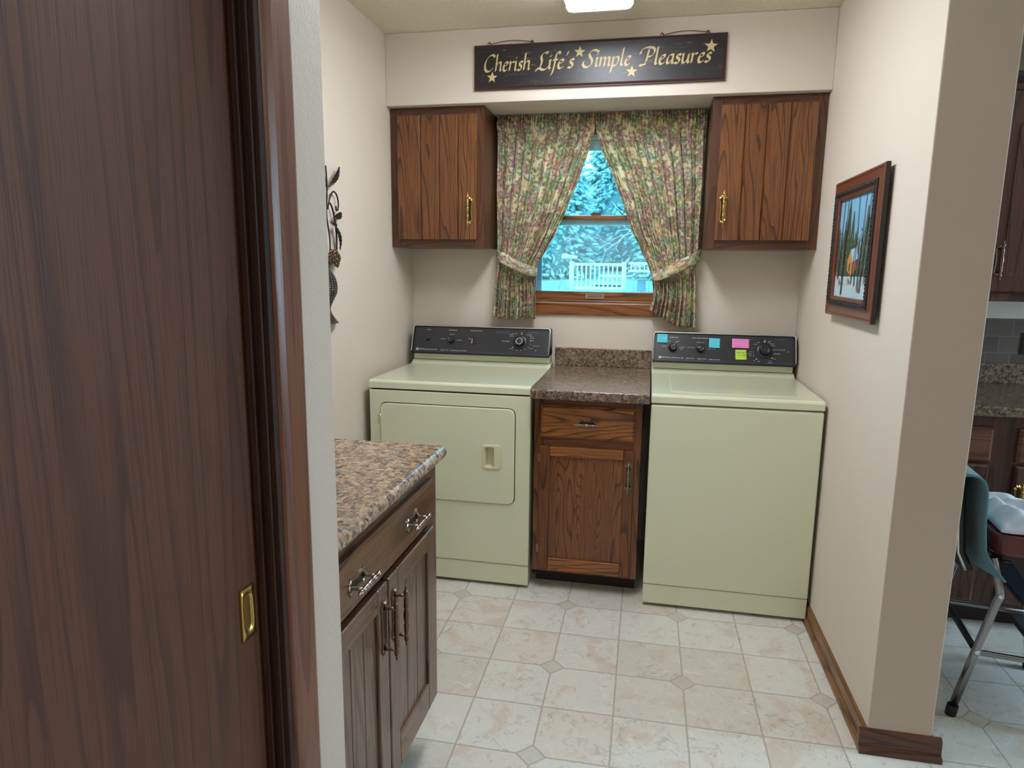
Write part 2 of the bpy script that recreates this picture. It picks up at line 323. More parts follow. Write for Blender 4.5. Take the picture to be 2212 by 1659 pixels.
# ------------------------------------------------------------------ mesh builder
class MB:
    def __init__(s): s.bm = bmesh.new(); s.mi = 0; s.X = Matrix.Identity(4); s.uvl = None
    def V(s, p): return s.bm.verts.new(s.X @ Vector(p))
    def F(s, vs, smooth=False):
        try: f = s.bm.faces.new(vs)
        except ValueError: return None
        f.material_index = s.mi; f.smooth = smooth; return f
    def box(s, x0, x1, y0, y1, z0, z1):
        v = [s.V((x, y, z)) for z in (z0, z1) for y in (y0, y1) for x in (x0, x1)]
        for q in ((0, 2, 3, 1), (4, 5, 7, 6), (0, 1, 5, 4), (2, 6, 7, 3), (0, 4, 6, 2), (1, 3, 7, 5)): s.F([v[i] for i in q])
        return s
    def prism(s, pts, axis, lo, hi, smooth=False):
        """pts: outline in the two other axes (x,y),(x,z) or (y,z)."""
        def P(a, b, t): return {'X': (t, a, b), 'Y': (a, t, b), 'Z': (a, b, t)}[axis]
        A = [s.V(P(a, b, lo)) for a, b in pts]; B = [s.V(P(a, b, hi)) for a, b in pts]
        n = len(pts); s.F(A[::-1]); s.F(B)
        for i in range(n): s.F([A[i], A[(i + 1) % n], B[(i + 1) % n], B[i]], smooth)
        return s
    def lathe(s, prof, o, ax=(0, 0, 1), seg=20, cap=True):
        ax = Vector(ax).normalized(); a = ax.orthogonal().normalized(); b = ax.cross(a); o = Vector(o); rings = []
        for r, h in prof:
            rings.append([s.V(o + ax * h + (a * cos(2 * pi * k / seg) + b * sin(2 * pi * k / seg)) * max(r, 1e-5)) for k in range(seg)])
        for i in range(len(rings) - 1):
            for k in range(seg): s.F([rings[i][k], rings[i][(k + 1) % seg], rings[i + 1][(k + 1) % seg], rings[i + 1][k]], True)
        if cap: s.F(rings[0][::-1]); s.F(rings[-1])
        return s
    def tube(s, pts, r, seg=10, closed=False):
        pts = [Vector(p) for p in pts]; n = len(pts); rings = []; up = None
        rr = r if isinstance(r, (list, tuple)) else [r] * n
        for i, p in enumerate(pts):
            t = (pts[(i + 1) % n] - pts[i - 1]) if closed else (pts[min(i + 1, n - 1)] - pts[max(i - 1, 0)])
            t.normalize()
            up = t.orthogonal() if up is None else (up - t * up.dot(t))
            up.normalize(); b = t.cross(up)
            rings.append([s.V(p + (up * cos(2 * pi * k / seg) + b * sin(2 * pi * k / seg)) * rr[i]) for k in range(seg)])
        for i in range(n if closed else n - 1):
            for k in range(seg): s.F([rings[i][k], rings[i][(k + 1) % seg], rings[(i + 1) % n][(k + 1) % seg], rings[(i + 1) % n][k]], True)
        if not closed: s.F(rings[0][::-1]); s.F(rings[-1])
        return s
    def grid(s, fn, nu, nv, uv=None, smooth=True):
        if uv and s.uvl is None: s.uvl = s.bm.loops.layers.uv.new('UVMap')
        V = [[s.V(fn(i / nu, j / nv)) for i in range(nu + 1)] for j in range(nv + 1)]
        for j in range(nv):
            for i in range(nu):
                f = s.F([V[j][i], V[j][i + 1], V[j + 1][i + 1], V[j + 1][i]], smooth)
                if uv and f:
                    for l, (a, b) in zip(f.loops, ((i, j), (i + 1, j), (i + 1, j + 1), (i, j + 1))): l[s.uvl].uv = uv(a / nu, b / nv)
        return s
    def mesh(s, name):
        bmesh.ops.recalc_face_normals(s.bm, faces=s.bm.faces[:]) if not getattr(s, 'keep', False) else None
        me = bpy.data.meshes.new(name); s.bm.to_mesh(me); s.bm.free(); return me
    def build(s, name, mats, parent=None, bevel=0, seg=2, solid=0, label=None, wn=False, **tags):
        if wn:
            s.bm.normal_update()
            for e in s.bm.edges:
                if len(e.link_faces) == 2 and e.calc_face_angle(0) > radians(38): e.smooth = False
        me = s.mesh(name); o = bpy.data.objects.new(name, me); COL.objects.link(o)
        for m in (mats if isinstance(mats, (list, tuple)) else [mats]): me.materials.append(M[m] if isinstance(m, str) else m)
        if solid:
            md = o.modifiers.new('thickness', 'SOLIDIFY'); md.thickness = solid; md.offset = 0
        if bevel:
            md = o.modifiers.new('edge', 'BEVEL'); md.width = bevel; md.segments = seg; md.limit_method = 'ANGLE'; md.angle_limit = radians(35); md.harden_normals = False
        if wn:
            md = o.modifiers.new('normals', 'WEIGHTED_NORMAL'); md.keep_sharp = True; md.weight = 100
        if parent is not None:
            root = parent
            while root.parent: root = root.parent
            me.transform(Matrix.Translation(-root.location)); o.parent = parent
            me.update()
        if label: o['label'] = label
        for k, v in tags.items(): o[k] = v
        return o

def thing(name, label, cat, loc, group=None):
    o = bpy.data.objects.new(name, None); COL.objects.link(o); o.location = loc; o.empty_display_size = .1
    o['label'] = label; o['category'] = cat
    if group: o['group'] = group
    return o
def tag(o, label, cat, group=None):
    o['label'] = label; o['category'] = cat
    if group: o['group'] = group
    return o
def struct(mb, name, mats, parent=None, **k):
    o = mb.build(name, mats, parent, **k)
    if parent is None: o['kind'] = 'structure'
    return o

def rrect(x0, x1, y0, y1, r, n=5):
    out = []
    for cx, cy, a0 in ((x1 - r, y1 - r, 0), (x0 + r, y1 - r, 90), (x0 + r, y0 + r, 180), (x1 - r, y0 + r, 270)):
        for k in range(n + 1):
            a = radians(a0 + 90 * k / n); out.append((cx + r * cos(a), cy + r * sin(a)))
    return out
def spline(pts, k=7):
    if len(pts) == 2: return [Vector(pts[0]), Vector(pts[1])]
    out = []; n = len(pts) - 1
    for i in range(n):
        Pk = [Vector(pts[max(0, min(n, i + j))]) for j in (-1, 0, 1, 2)]
        for t in range(k):
            f = t / k; out.append(.5 * ((2 * Pk[1]) + (-Pk[0] + Pk[2]) * f + (2 * Pk[0] - 5 * Pk[1] + 4 * Pk[2] - Pk[3]) * f * f + (-Pk[0] + 3 * Pk[1] - 3 * Pk[2] + Pk[3]) * f ** 3))
    return out + [Vector(pts[-1])]
def frame_of(o, X, Y, Z):
    X, Y, Z, o = Vector(X), Vector(Y), Vector(Z), Vector(o)
    return Matrix(((X.x, Y.x, Z.x, o.x), (X.y, Y.y, Z.y, o.y), (X.z, Y.z, Z.z, o.z), (0, 0, 0, 1)))

_tc = {}
def text_geo(s, size):
    k = (s, size)
    if k not in _tc:
        cu = bpy.data.curves.new('t', 'FONT'); cu.body = s; cu.size = size; cu.resolution_u = 1; cu.align_x = 'CENTER'; cu.align_y = 'CENTER'
        ob = bpy.data.objects.new('t', cu); COL.objects.link(ob); dg = bpy.context.evaluated_depsgraph_get(); dg.update()
        me = bpy.data.meshes.new_from_object(ob.evaluated_get(dg)); _tc[k] = ([v.co.copy() for v in me.vertices], [tuple(p.vertices) for p in me.polygons])
        bpy.data.objects.remove(ob); bpy.data.curves.remove(cu); bpy.data.meshes.remove(me)
    return _tc[k]
def add_text(mb, s, size, X):
    vs, fs = text_geo(s, size); vv = [mb.bm.verts.new(X @ v) for v in vs]
    for f in fs: mb.F([vv[i] for i in f])

# ------------------------------------------------------------------ the room
XL, XR, ZC, ZS, YS = -.654, 1.275, 2.45, 2.137, -.336
XH, YH = .075, -2.421          # hall wall plane and the corner of the laundry opening
XK = 1.45; YE = -1.466         # kitchen side and end of the dividing wall
WX0, WX1, WZ0, WZ1 = -.035, .645, 1.236, 2.05   # window opening
struct(MB().box(-1.2, 5.0, -5.4, .16, -.08, 0), 'floor', 'floor')
struct(MB().box(-1.2, 5.0, -5.4, .16, ZC, ZC + .08), 'ceiling', 'ceiling')
b = MB(); b.box(XL - .12, WX0, 0, .14, 0, ZC); b.box(WX1, 4.85, 0, .14, 0, ZC); b.box(WX0, WX1, 0, .14, 0, WZ0); b.box(WX0, WX1, 0, .14, WZ1, ZC)
struct(b, 'wall_back', 'wall')
struct(MB().box(XL, XR, YS, -.0005, ZS, ZC - .0005), 'wall_soffit', 'wall', bevel=.003)
struct(MB().box(XL - .12, XL, YH - .115, -.0005, 0, ZC), 'wall_left', 'wall')
struct(MB().box(XL - .0, XH, YH - .114, YH, 0, ZC), 'wall_return', 'wall_hall_shaded', bevel=.004)
wr = struct(MB().box(XR, XK, YE, -.0005, 0, ZC), 'wall_right', ['wall', 'wall_hall_shaded'], bevel=.004)
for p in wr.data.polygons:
    if p.normal.y < -.5 or p.normal.x > .5: p.material_index = 1  # end and kitchen faces get the shade-darkened wall tone
# hall wall with the pocket door opening, closed room around and behind the camera
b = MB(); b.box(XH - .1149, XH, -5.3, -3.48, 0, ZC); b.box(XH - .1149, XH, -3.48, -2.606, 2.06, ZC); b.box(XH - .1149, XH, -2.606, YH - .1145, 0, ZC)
struct(b, 'wall_hall_shaded', 'wall_hall_shaded')
struct(MB().box(-.2, 5.0, -5.4, -5.3, 0, ZC), 'wall_behind', 'wall')
b = MB(); b.box(4.8, 4.9, -5.3, -1.6, 0, ZC); b.box(4.8, 4.9, -.7, -.0005, 0, ZC); b.box(4.8, 4.9, -1.6, -.7, 0, .85); b.box(4.8, 4.9, -1.6, -.7, 2.15, ZC)  # unseen wall; its opening is assumed, made for the daylight lamp
struct(b, 'wall_kitchen', 'wall')
b = MB(); b.box(4.78, 4.92, -1.63, -1.6, .82, 2.18); b.box(4.78, 4.92, -.7, -.67, .82, 2.18); b.box(4.78, 4.92, -1.6, -.7, 2.15, 2.18); b.box(4.78, 4.92, -1.6, -.7, .82, .85)
struct(b, 'assumed_window_2', 'white_vinyl')  # assumed window frame, out of view, added around the daylight lamp
# kitchen wall strip: tiles between worktop and upper cabinets
struct(MB().box(XK, 4.8, -.006, -.0006, 1.0, 1.205), 'trim_1', 'splash')
# baseboards with shoe moulding
def base_prof(x, sx):   # outline in (offset, z)
    return [(0, 0), (.024, 0), (.0245, .008), (.022, .016), (.012, .02), (.0115, .05), (.010, .062), (.004, .07), (0, .072)]
b = MB(); b.prism([(XR - o, z) for o, z in base_prof(0, 0)], 'Y', YE - .0, -.02)
struct(b, 'baseboard_right', 'base_y')
b = MB(); b.prism([(YE - o, z) for o, z in base_prof(0, 0)], 'X', XR - .0245, XK + .0245)
struct(b, 'baseboard_end', 'base_x')
b = MB(); b.prism([(XK + o, z) for o, z in base_prof(0, 0)], 'Y', YE, -.62)
struct(b, 'baseboard_kitchen', 'base_y')
# pocket door, its jamb and casing in the hall wall
b = MB(); b.prism([(XH + .0002, -2.534), (XH + .012, -2.5355), (XH + .0155, -2.545), (XH + .012, -2.585), (XH + .008, -2.597), (XH + .0002, -2.600)], 'Z', 0, 2.12)
struct(b, 'trim_2', 'casing_wood', bevel=.0015)
b = MB(); b.box(XH - .05, XH + .004, -2.612, -2.6005, 0, 2.06); b.box(XH - .028, XH - .018, -2.622, -2.612, 0, 2.06); b.box(XH - .012, XH - .004, -2.617, -2.612, 0, 2.06)
struct(b, 'trim_3', 'jamb_wood', bevel=.0015)
b = MB(); b.prism([(XH + .0002, -3.48), (XH + .012, -3.4815), (XH + .0155, -3.49), (XH + .012, -3.53), (XH + .008, -3.543), (XH + .0002, -3.545)], 'Z', 0, 2.12)
b.box(XH + .0002, XH + .014, -3.545, -2.534, 2.062, 2.12)
struct(b, 'trim_4', 'casing_wood')
dr = MB().box(.008, .045, -3.478, -2.6125, .008, 2.055).build('door_1', 'door_wood', bevel=.001); dr['kind'] = 'structure'
b = MB(); yc, zc_, hw, hh = -2.650, .921, .0165, .0385
# flush pull: plate with an oval cup
outer = [(yc - hw, zc_ - hh), (yc + hw, zc_ - hh), (yc + hw, zc_ + hh), (yc - hw, zc_ + hh)]
N = 32; ov = []
for k in range(N):
    a = 2 * pi * k / N; ov.append((yc + .0105 * cos(a), zc_ + (.019 if sin(a) > 0 else -.019) + .0105 * sin(a)))
def sq(k):
    a = 2 * pi * k / N; cx, sx = cos(a), sin(a); q = 1 / max(abs(cx), abs(sx)); return (yc + hw * cx * q, zc_ + hh * sx * q)
x1 = .0478
R0 = [b.V((.0452, *sq(k))) for k in range(N)]; R1 = [b.V((x1, *sq(k))) for k in range(N)]; R2 = [b.V((x1, *ov[k])) for k in range(N)]
R2b = [b.V((x1 - .001, yc + (ov[k][0] - yc) * .93, zc_ + (ov[k][1] - zc_) * .95)) for k in range(N)]
R3 = [b.V((x1 - .0022, yc + (ov[k][0] - yc) * .8, zc_ + (ov[k][1] - zc_) * .86)) for k in range(N)]
for A, B in ((R0, R1), (R1, R2), (R2, R2b), (R2b, R3)):
    for k in range(N): b.F([A[k], A[(k + 1) % N], B[(k + 1) % N], B[k]], A is not R0)
b.F(R3)
b.build('door_pull', M['brass'], dr)

# ------------------------------------------------------------------ handles
SP = [(.0, 0), (.0016, .0), (.0026, .003), (.0030, .006), (.0018, .009), (.0048, .012), (.0058, .017), (.0052, .022), (.0028, .026), (.0044, .031), (.0060, .036), (.0044, .041), (.0062, .044), (.0062, .046), (.0046, .048), (.0062, .050), (.0062, .052), (.0040, .055), (.0052, .060), (.0066, .068), (.0068, .0735)]
def pull(o, along, out, length=.15, plate=.113, pw=.036, mat='brass', parent=None, label=None):
    """traditional turned bar on two posts over a waisted back plate; along = bar direction, out = away from the door"""
    A, Y = Vector(along).normalized(), Vector(out).normalized(); X = Y.cross(A)
    b = MB(); b.X = frame_of(o, X, Y, A)
    h, w = plate / 2, pw / 2
    half = [(w * .62, 0), (w * .66, h * .4), (w * .78, h * .72), (w * 1.0, h * .92), (w * .86, h * .90), (w * .60, h * .98), (w * .5, h * 1.12), (w * .25, h * 1.06), (0, h * 1.16)]
    up = half + [(-x, z) for x, z in half[-2::-1]]
    outl = up[:-1] + [(x, -z) for x, z in up[::-1]][:-1] if False else up + [(x, -z) for x, z in up[::-1]][1:-1]
    ins = [(x * .8, z * .92) for x, z in outl]
    ins2 = [(x * .58, z * .82) for x, z in outl]
    R = [[b.V((x, y, z)) for x, z in q] for q, y in ((outl, 0), (outl, .0018), (ins, .0038), (ins2, .0016))]; n = len(outl)
    c = b.V((0, .0012, 0))
    for k in range(3):
        for i in range(n): b.F([R[k][i], R[k][(i + 1) % n], R[k + 1][(i + 1) % n], R[k + 1][i]], False)
    b.mi = 1
    for i in range(n): b.F([R[3][i], R[3][(i + 1) % n], c])
    b.mi = 0
    L = length / 2; sc = L / .0735
    prof = [(r, -L + t * sc) for r, t in SP]; prof += [(r, -t) for r, t in prof[::-1]][1:]
    b.lathe(prof, (0, .030, 0), (0, 0, 1), 12)
    for sg in (-1, 1): b.lathe([(.0055, 0), (.0042, .006), (.0036, .016), (.0042, .03)], (0, .001, sg * h * .88), (0, 1, 0), 10)
    return b.build('handle', [mat, 'patina'], parent, label=label)

# ------------------------------------------------------------------ window
wn = bpy.data.objects.new('window_1', None); COL.objects.link(wn); wn.location = (.305, 0, WZ0); wn['kind'] = 'structure'
b = MB(); b.mi = 0
b.box(-.085, .695, -.016, -.0005, 1.174, 1.2345)           # lower casing
b.box(-.085, .695, -.016, -.0005, 2.05, 2.11)
b.mi = 1; b.box(-.085, -.037, -.016, -.0005, 1.2345, 2.05); b.box(.647, .695, -.016, -.0005, 1.2345, 2.05)
b.build('window_casing', ['sash', 'sash_z'], wn, bevel=.003)
b = MB(); b.box(WX0, -.02, 0, .139, WZ0, WZ1); b.box(.63, WX1, 0, .139, WZ0, WZ1); b.box(-.02, .63, 0, .139, WZ1 - .015, WZ1)
b.build('window_jamb', 'white_vinyl', wn)
MB().box(WX0, WX1, -.0004, .0115, WZ0, WZ0 + .0118).build('window_sill', 'sash', wn, bevel=.002)
MB().box(WX0, WX1, .0117, .139, WZ0, WZ0 + .0118).build('outer_sill', 'white_vinyl', wn)
ls = MB(); ls.box(-.018, .628, .012, .045, 1.2485, 1.292); ls.box(-.018, .628, .012, .045, 1.647, 1.668)
ls.mi = 1; ls.box(-.018, .004, .012, .045, 1.292, 1.647); ls.box(.606, .628, .012, .045, 1.292, 1.647)
ls = ls.build('lower_sash', ['sash', 'sash_z'], wn, bevel=.003)
MB().box(.004, .606, .026, .030, 1.292, 1.647).build('pane', 'glass', ls)
us = MB(); us.box(-.018, .628, .050, .080, 1.622, 1.672); us.box(-.018, .628, .050, .080, 1.985, 2.034)
us.box(-.018, .004, .050, .080, 1.672, 1.985); us.box(.606, .628, .050, .080, 1.672, 1.985)
us = us.build('upper_sash', flat('painted_upper_sash', (215, 222, 226), .5), wn, bevel=.003)
MB().box(.004, .606, .063, .067, 1.672, 1.985).build('pane', 'glass', us)
b = MB(); b.box(-.019, .022, .09, .1, 1.249, 1.62); b.box(.6, .629, .09, .1, 1.249, 1.62)
b.build('screen_frame', flat('screen_frame_grey', (150, 160, 170), .5), wn)
def screen_mat():
    t = NT('insect_screen_mesh'); tr = t.new('ShaderNodeBsdfTransparent'); df = t.new('ShaderNodeBsdfDiffuse'); df.inputs[0].default_value = (.5, .52, .54, 1)
    mx = t.new('ShaderNodeMixShader'); mx.inputs[0].default_value = .22; t.ln(tr.outputs[0], mx.inputs[1]); t.ln(df.outputs[0], mx.inputs[2]); t.ln(mx.outputs[0], t.out.inputs[0]); return t.mat
MB().box(.0225, .5995, .0945, .0955, 1.2485, 1.62).build('insect_screen', screen_mat(), wn)
# sash lift and lock
b = MB(); b.X = frame_of((.308, .0118, 1.270), (1, 0, 0), (0, -1, 0), (0, 0, 1))
o1 = rrect(-.046, .046, -.013, .013, .004); i1 = rrect(-.038, .038, -.008, .008, .003)
A = [b.V((x, 0, z)) for x, z in o1]; B = [b.V((x, .005, z)) for x, z in o1]; C_ = [b.V((x, .005, z)) for x, z in i1]; D = [b.V((x, .001, z * .9)) for x, z in i1]
for P, Q in ((A, B), (B, C_), (C_, D)):
    for k in range(len(P)): b.F([P[k], P[(k + 1) % len(P)], Q[(k + 1) % len(P)], Q[k]])
b.F(D)
b.box(-.034, .034, .004, .010, .002, .006)
b.build('sash_lift', flat('bronze_sash_lift', (158, 148, 132), .4, .5), wn)
b = MB(); b.box(.277, .327, .014, .04, 1.668, 1.676); b.prism([(.282, .018), (.322, .018), (.318, .034), (.290, .036)], 'Z', 1.676, 1.682)
b.build('sash_lock', flat('bronze_sash_lock', (90, 70, 62), .4, .6), wn)

# ------------------------------------------------------------------ curtains
def lerp_tab(t, tab):
    for (a, va), (b_, vb) in zip(tab, tab[1:]):
        if t <= b_ or (b_, vb) == tab[-1]:
            k = max(0, min(1, (t - a) / (b_ - a))); k = k * k * (3 - 2 * k) * .35 + k * .65; return va + (vb - va) * k
YC = -.075
def curtain(side):
    root = thing('curtain_panel', {'L': 'left floral curtain panel tied back, beside the smaller upper oak cabinet', 'R': 'right floral curtain panel tied back, longer hem above the washer'}[side], 'curtain',
                 (-.18 if side == 'L' else .80, 0, 1.15), 'floral curtains at the laundry window')
    if side == 'L':
        inner = [(1.15, .020), (1.25, .018), (1.36, .012), (1.42, .022), (1.50, .072), (1.58, .115), (1.70, .170), (1.85, .228), (1.97, .268), (2.036, .288), (2.06, .2915), (2.137, .2915)]
        outer = [(1.15, -.197), (1.3, -.190), (1.42, -.176), (1.5, -.180), (1.8, -.186), (2.05, -.181), (2.137, -.181)]
        zb0, zb1 = 1.152, 1.158; seed = 0
    else:
        inner = [(1.13, .560), (1.20, .580), (1.28, .598), (1.36, .592), (1.42, .570), (1.50, .530), (1.60, .478), (1.70, .443), (1.85, .382), (1.97, .325), (2.036, .300), (2.06, .2965), (2.137, .2965)]
        outer = [(1.13, .808), (1.3, .800), (1.42, .790), (1.5, .800), (1.8, .805), (2.05, .803), (2.137, .798)]
        zb0, zb1 = 1.210, 1.132; seed = 5
    ZT = 2.133; nf = 10
    def waist(z):  # gather towards the tie
        return math.exp(-((z - 1.43) / .09) ** 2)
    def fn(u, v):
        zb = zb0 + (zb1 - zb0) * (u if side == 'R' else u) + .006 * sin(u * 31 + seed)
        if side == 'R': zb = zb0 + (zb1 - zb0) * min(1, u * 1.6)
        z = zb + (ZT - zb) * v
        xo, xi = lerp_tab(z, outer), lerp_tab(z, inner)
        if side == 'L': x = xo + (xi - xo) * u
        else: x = xi + (xo - xi) * u
        head = max(0.0, min(1.0, (z - 2.045) / .03))
        body = 1 - head
        ph = u * nf * 2 * pi + seed + .9 * sin(u * 7 + seed) + .5 * sin(z * 3)
        low = 1 - max(0, min(1, (z - 1.35) / .7))
        amp = (.009 + .008 * low) * body * (1 - .45 * waist(z))
        y = YC - amp * sin(ph) - amp * .4 * sin(ph * 2.3 + 1.3)
        y -= head * (.0052 * sin(u * 34 * 2 * pi + 3 * sin(u * 19)) + .002 * sin(u * 61 * 2 * pi)) + head * .004
        y -= .012 * (1 - body) if abs(z - 2.085) < .02 else 0
        x += body * .004 * cos(ph) * min(1, 8 * u * (1 - u))
        # bulge of the header over the rod
        y -= .010 * math.exp(-((z - 2.092) / .022) ** 2)
        z += body * 0 + (0.004 * sin(u * 43 * 2 * pi) * max(0, (v - .97) / .03) if v > .97 else 0)
        return (x, y, z)
    b = MB()
    b.grid(fn, 320, 90, uv=lambda u, v: (u * .62 + (0 if side == 'L' else 1.3), v * .99))
    p = b.build('curtain_cloth', 'floral', root, solid=.0016)
    # tie band
    b = MB()
    if side == 'L': pts = [(-.190, -.003, 1.488), (-.186, -.055, 1.478), (-.165, -.112, 1.464), (-.11, -.122, 1.440), (-.05, -.120, 1.408), (.0, -.113, 1.392), (.024, -.09, 1.386), (.022, -.055, 1.384)]
    else: pts = [(.812, -.003, 1.490), (.812, -.055, 1.482), (.79, -.112, 1.466), (.74, -.122, 1.436), (.67, -.120, 1.402), (.62, -.113, 1.380), (.590, -.09, 1.374), (.592, -.055, 1.372)]
    def cr(t):
        n = len(pts) - 1; i = min(int(t * n), n - 1); f = t * n - i
        P = [Vector(pts[max(0, min(n, i + k))]) for k in (-1, 0, 1, 2)]
        return .5 * ((2 * P[1]) + (-P[0] + P[2]) * f + (2 * P[0] - 5 * P[1] + 4 * P[2] - P[3]) * f * f + (-P[0] + 3 * P[1] - 3 * P[2] + P[3]) * f ** 3)
    def bf(u, v):
        p_ = cr(u); w = .020 + .012 * sin(min(1, u * 1.1) * pi) ; p_.z += (v - .5) * 2 * w * .9; p_.y -= .004 * sin(v * pi); return p_
    b.grid(bf, 40, 6, uv=lambda u, v: (u * .3 + 2.7, v * .06 + (0 if side == 'L' else .3)))
    b.build('tie_band', 'floral', root, solid=.003)
curtain('L'); curtain('R')

# ------------------------------------------------------------------ upper cabinets
def upper_cabinet(x0, x1, bounds, hx, label, hinge):
    z0, z1, yf = 1.499, ZS - .0006, -.29
    root = thing('wall_cabinet', label, 'cabinet', ((x0 + x1) / 2, -.0006, z0), 'oak cabinets flanking the window')
    b = MB(); b.box(x0, x1, yf + .0195, -.0006, z0, z1); b.build('cabinet_box', 'oak_up_frame', root)
    b = MB(); st = .042
    b.mi = 0; b.box(x0, x0 + st, yf, yf + .019, z0, z1); b.box(x1 - st, x1, yf, yf + .019, z0, z1)
    b.mi = 1; b.box(x0 + st + .0005, x1 - st - .0005, yf, yf + .019, z0, z0 + .042); b.box(x0 + st + .0005, x1 - st - .0005, yf, yf + .019, z1 - .045, z1)
    b.mi = 2; b.box(x0 + st + .0005, x1 - st - .0005, yf + .012, yf + .019, z0 + .042, z1 - .045)
    b.build('face_frame', ['oak_up_frame', 'oak_up_x', 'shadow_gap'], root, bevel=.0008, seg=1)
    b = MB(); dz0, dz1 = 1.536, 2.098; y0, y1 = yf - .0195, yf - .0005; g = .0065
    n = len(bounds) - 1
    for i in range(n):
        a, c = bounds[i], bounds[i + 1]; l = g if i else .001; r = g if i < n - 1 else .001
        # board with chamfered long edges (the v-grooves)
        b.prism([(a, y1), (a, y0 + (l if i else .001)), (a + l, y0), (c - r, y0), (c, y0 + (r if i < n - 1 else .001)), (c, y1)], 'Z', dz0, dz1)
    d = b.build('door', 'oak_upper', root)
    pull((hx, y0, 1.668), (0, 0, 1), (0, -1, 0), .158, .108, .037, 'brass', d, label='polished brass handle')
    hxx = bounds[0] if hinge == 'L' else bounds[-1]
    for z in (1.585, 2.055): MB().lathe([(.002, 0), (.0028, .003), (.0028, .030), (.002, .033)], (hxx, y0 + .006, z), (0, 0, 1), 8).build('hinge', 'frame_black', root)
upper_cabinet(-.6535, -.196, [-.613, -.501, -.410, -.319, -.229], -.262, 'dark oak upper cabinet with plank door hung left of the curtained window', 'L')
upper_cabinet(.811, 1.2745, [.848, .950, .1 + .938, 1.131, 1.235], .876, 'dark oak upper cabinet with plank door hung right of the curtained window', 'R')

# ------------------------------------------------------------------ centre base cabinet and worktop
def slab_front(b, x0, x1, z0, z1, y0, y1, ch=.008):
    """drawer / door slab with chamfered front edges facing -y"""
    A = [b.V(p) for p in ((x0, y1, z0), (x1, y1, z0), (x1, y1, z1), (x0, y1, z1))]
    B = [b.V(p) for p in ((x0, y0 + ch * .8, z0), (x1, y0 + ch * .8, z0), (x1, y0 + ch * .8, z1), (x0, y0 + ch * .8, z1))]
    C2 = [b.V(p) for p in ((x0 + ch, y0, z0 + ch), (x1 - ch, y0, z0 + ch), (x1 - ch, y0, z1 - ch), (x0 + ch, y0, z1 - ch))]
    b.F(A); b.F(C2)
    for P, Q in ((A, B), (B, C2)):
        for k in range(4): b.F([P[k], P[(k + 1) % 4], Q[(k + 1) % 4], Q[k]])

root = thing('base_cabinet', 'narrow oak base cabinet with one drawer and one door between dryer and washer', 'cabinet', (.35, -.32, 0))
b = MB(); b.box(.121, .576, -.6355, -.002, .08, .873); b.build('cabinet_box', 'oak', root)
b = MB(); b.box(.126, .571, -.575, -.01, .0, .0795); b.build('toe_kick', 'toe', root)
b = MB(); yf = -.655
b.mi = 0; b.box(.121, .160, yf, -.636, .08, .873); b.box(.540, .576, yf, -.636, .08, .873)
b.mi = 1; b.box(.1605, .5395, yf, -.636, .08, .115); b.box(.1605, .5395, yf, -.636, .655, .70); b.box(.1605, .5395, yf, -.636, .832, .873)
b.mi = 2; b.box(.1605, .5395, yf + .010, -.636, .115, .655); b.box(.1605, .5395, yf + .010, -.636, .70, .832)
b.build('face_frame', ['oak', 'oak_x', 'shadow_gap'], root, bevel=.0008, seg=1)
b = MB(); slab_front(b, .151, .548, .695, .836, -.675, -.6555, .010); dw = b.build('drawer', 'oak_gold', root)
pull((.348, -.675, .764), (1, 0, 0), (0, -1, 0), .112, .066, .036, 'pewter', dw, label='aged pewter pull')
b = MB(); dx0, dx1, dz0, dz1 = .148, .550, .094, .657; sw = .044
b.mi = 0; b.box(dx0, dx0 + sw, -.675, -.6555, dz0, dz1); b.box(dx1 - sw, dx1, -.675, -.6555, dz0, dz1)
b.mi = 1; b.box(dx0 + sw + .0004, dx1 - sw - .0004, -.675, -.6555, dz0, dz0 + .056); b.box(dx0 + sw + .0004, dx1 - sw - .0004, -.675, -.6555, dz1 - .043, dz1)
d = b.build('door', ['oak', 'oak_gold'], root, bevel=.004, seg=2)
MB().box(dx0 + sw - .002, dx1 - sw + .002, -.664, -.657, dz0 + .054, dz1 - .041).build('door_panel', 'oak_panel', d)
pull((.528, -.675, .545), (0, 0, 1), (0, -1, 0), .150, .108, .036, 'pewter', d, label='aged pewter pull')
for z in (.17, .585):
    b = MB(); b.lathe([(.002, 0), (.0036, .004), (.0036, .034), (.002, .038)], (.1465, -.672, z), (0, 0, 1), 8); b.box(.138, .1465, -.6575, -.6552, z + .002, z + .036)
    b.build('hinge', 'pewter', root)
def counter_prof(yf, yb, z0, z1, r=.012):
    out = [(yb, z0), (yb, z1)]
    for k in range(7):
        a = radians(90 + 90 * k / 6); out.append((yf + r + r * cos(a), z1 - r + r * sin(a)))
    out += [(yf, z0 + .006), (yf + .004, z0)]
    return out
root = thing('worktop', 'brown stone-look worktop with low backsplash between dryer and washer', 'countertop', (.36, -.35, .8745))
MB().prism(counter_prof(-.750, -.0008, .8745, .914, .006), 'X', .1165, .6015, True).build('counter_slab', 'granite', root, wn=True)
MB().box(.1165, .6015, -.020, -.0008, .9145, 1.006).build('backsplash', 'granite', root, bevel=.002)

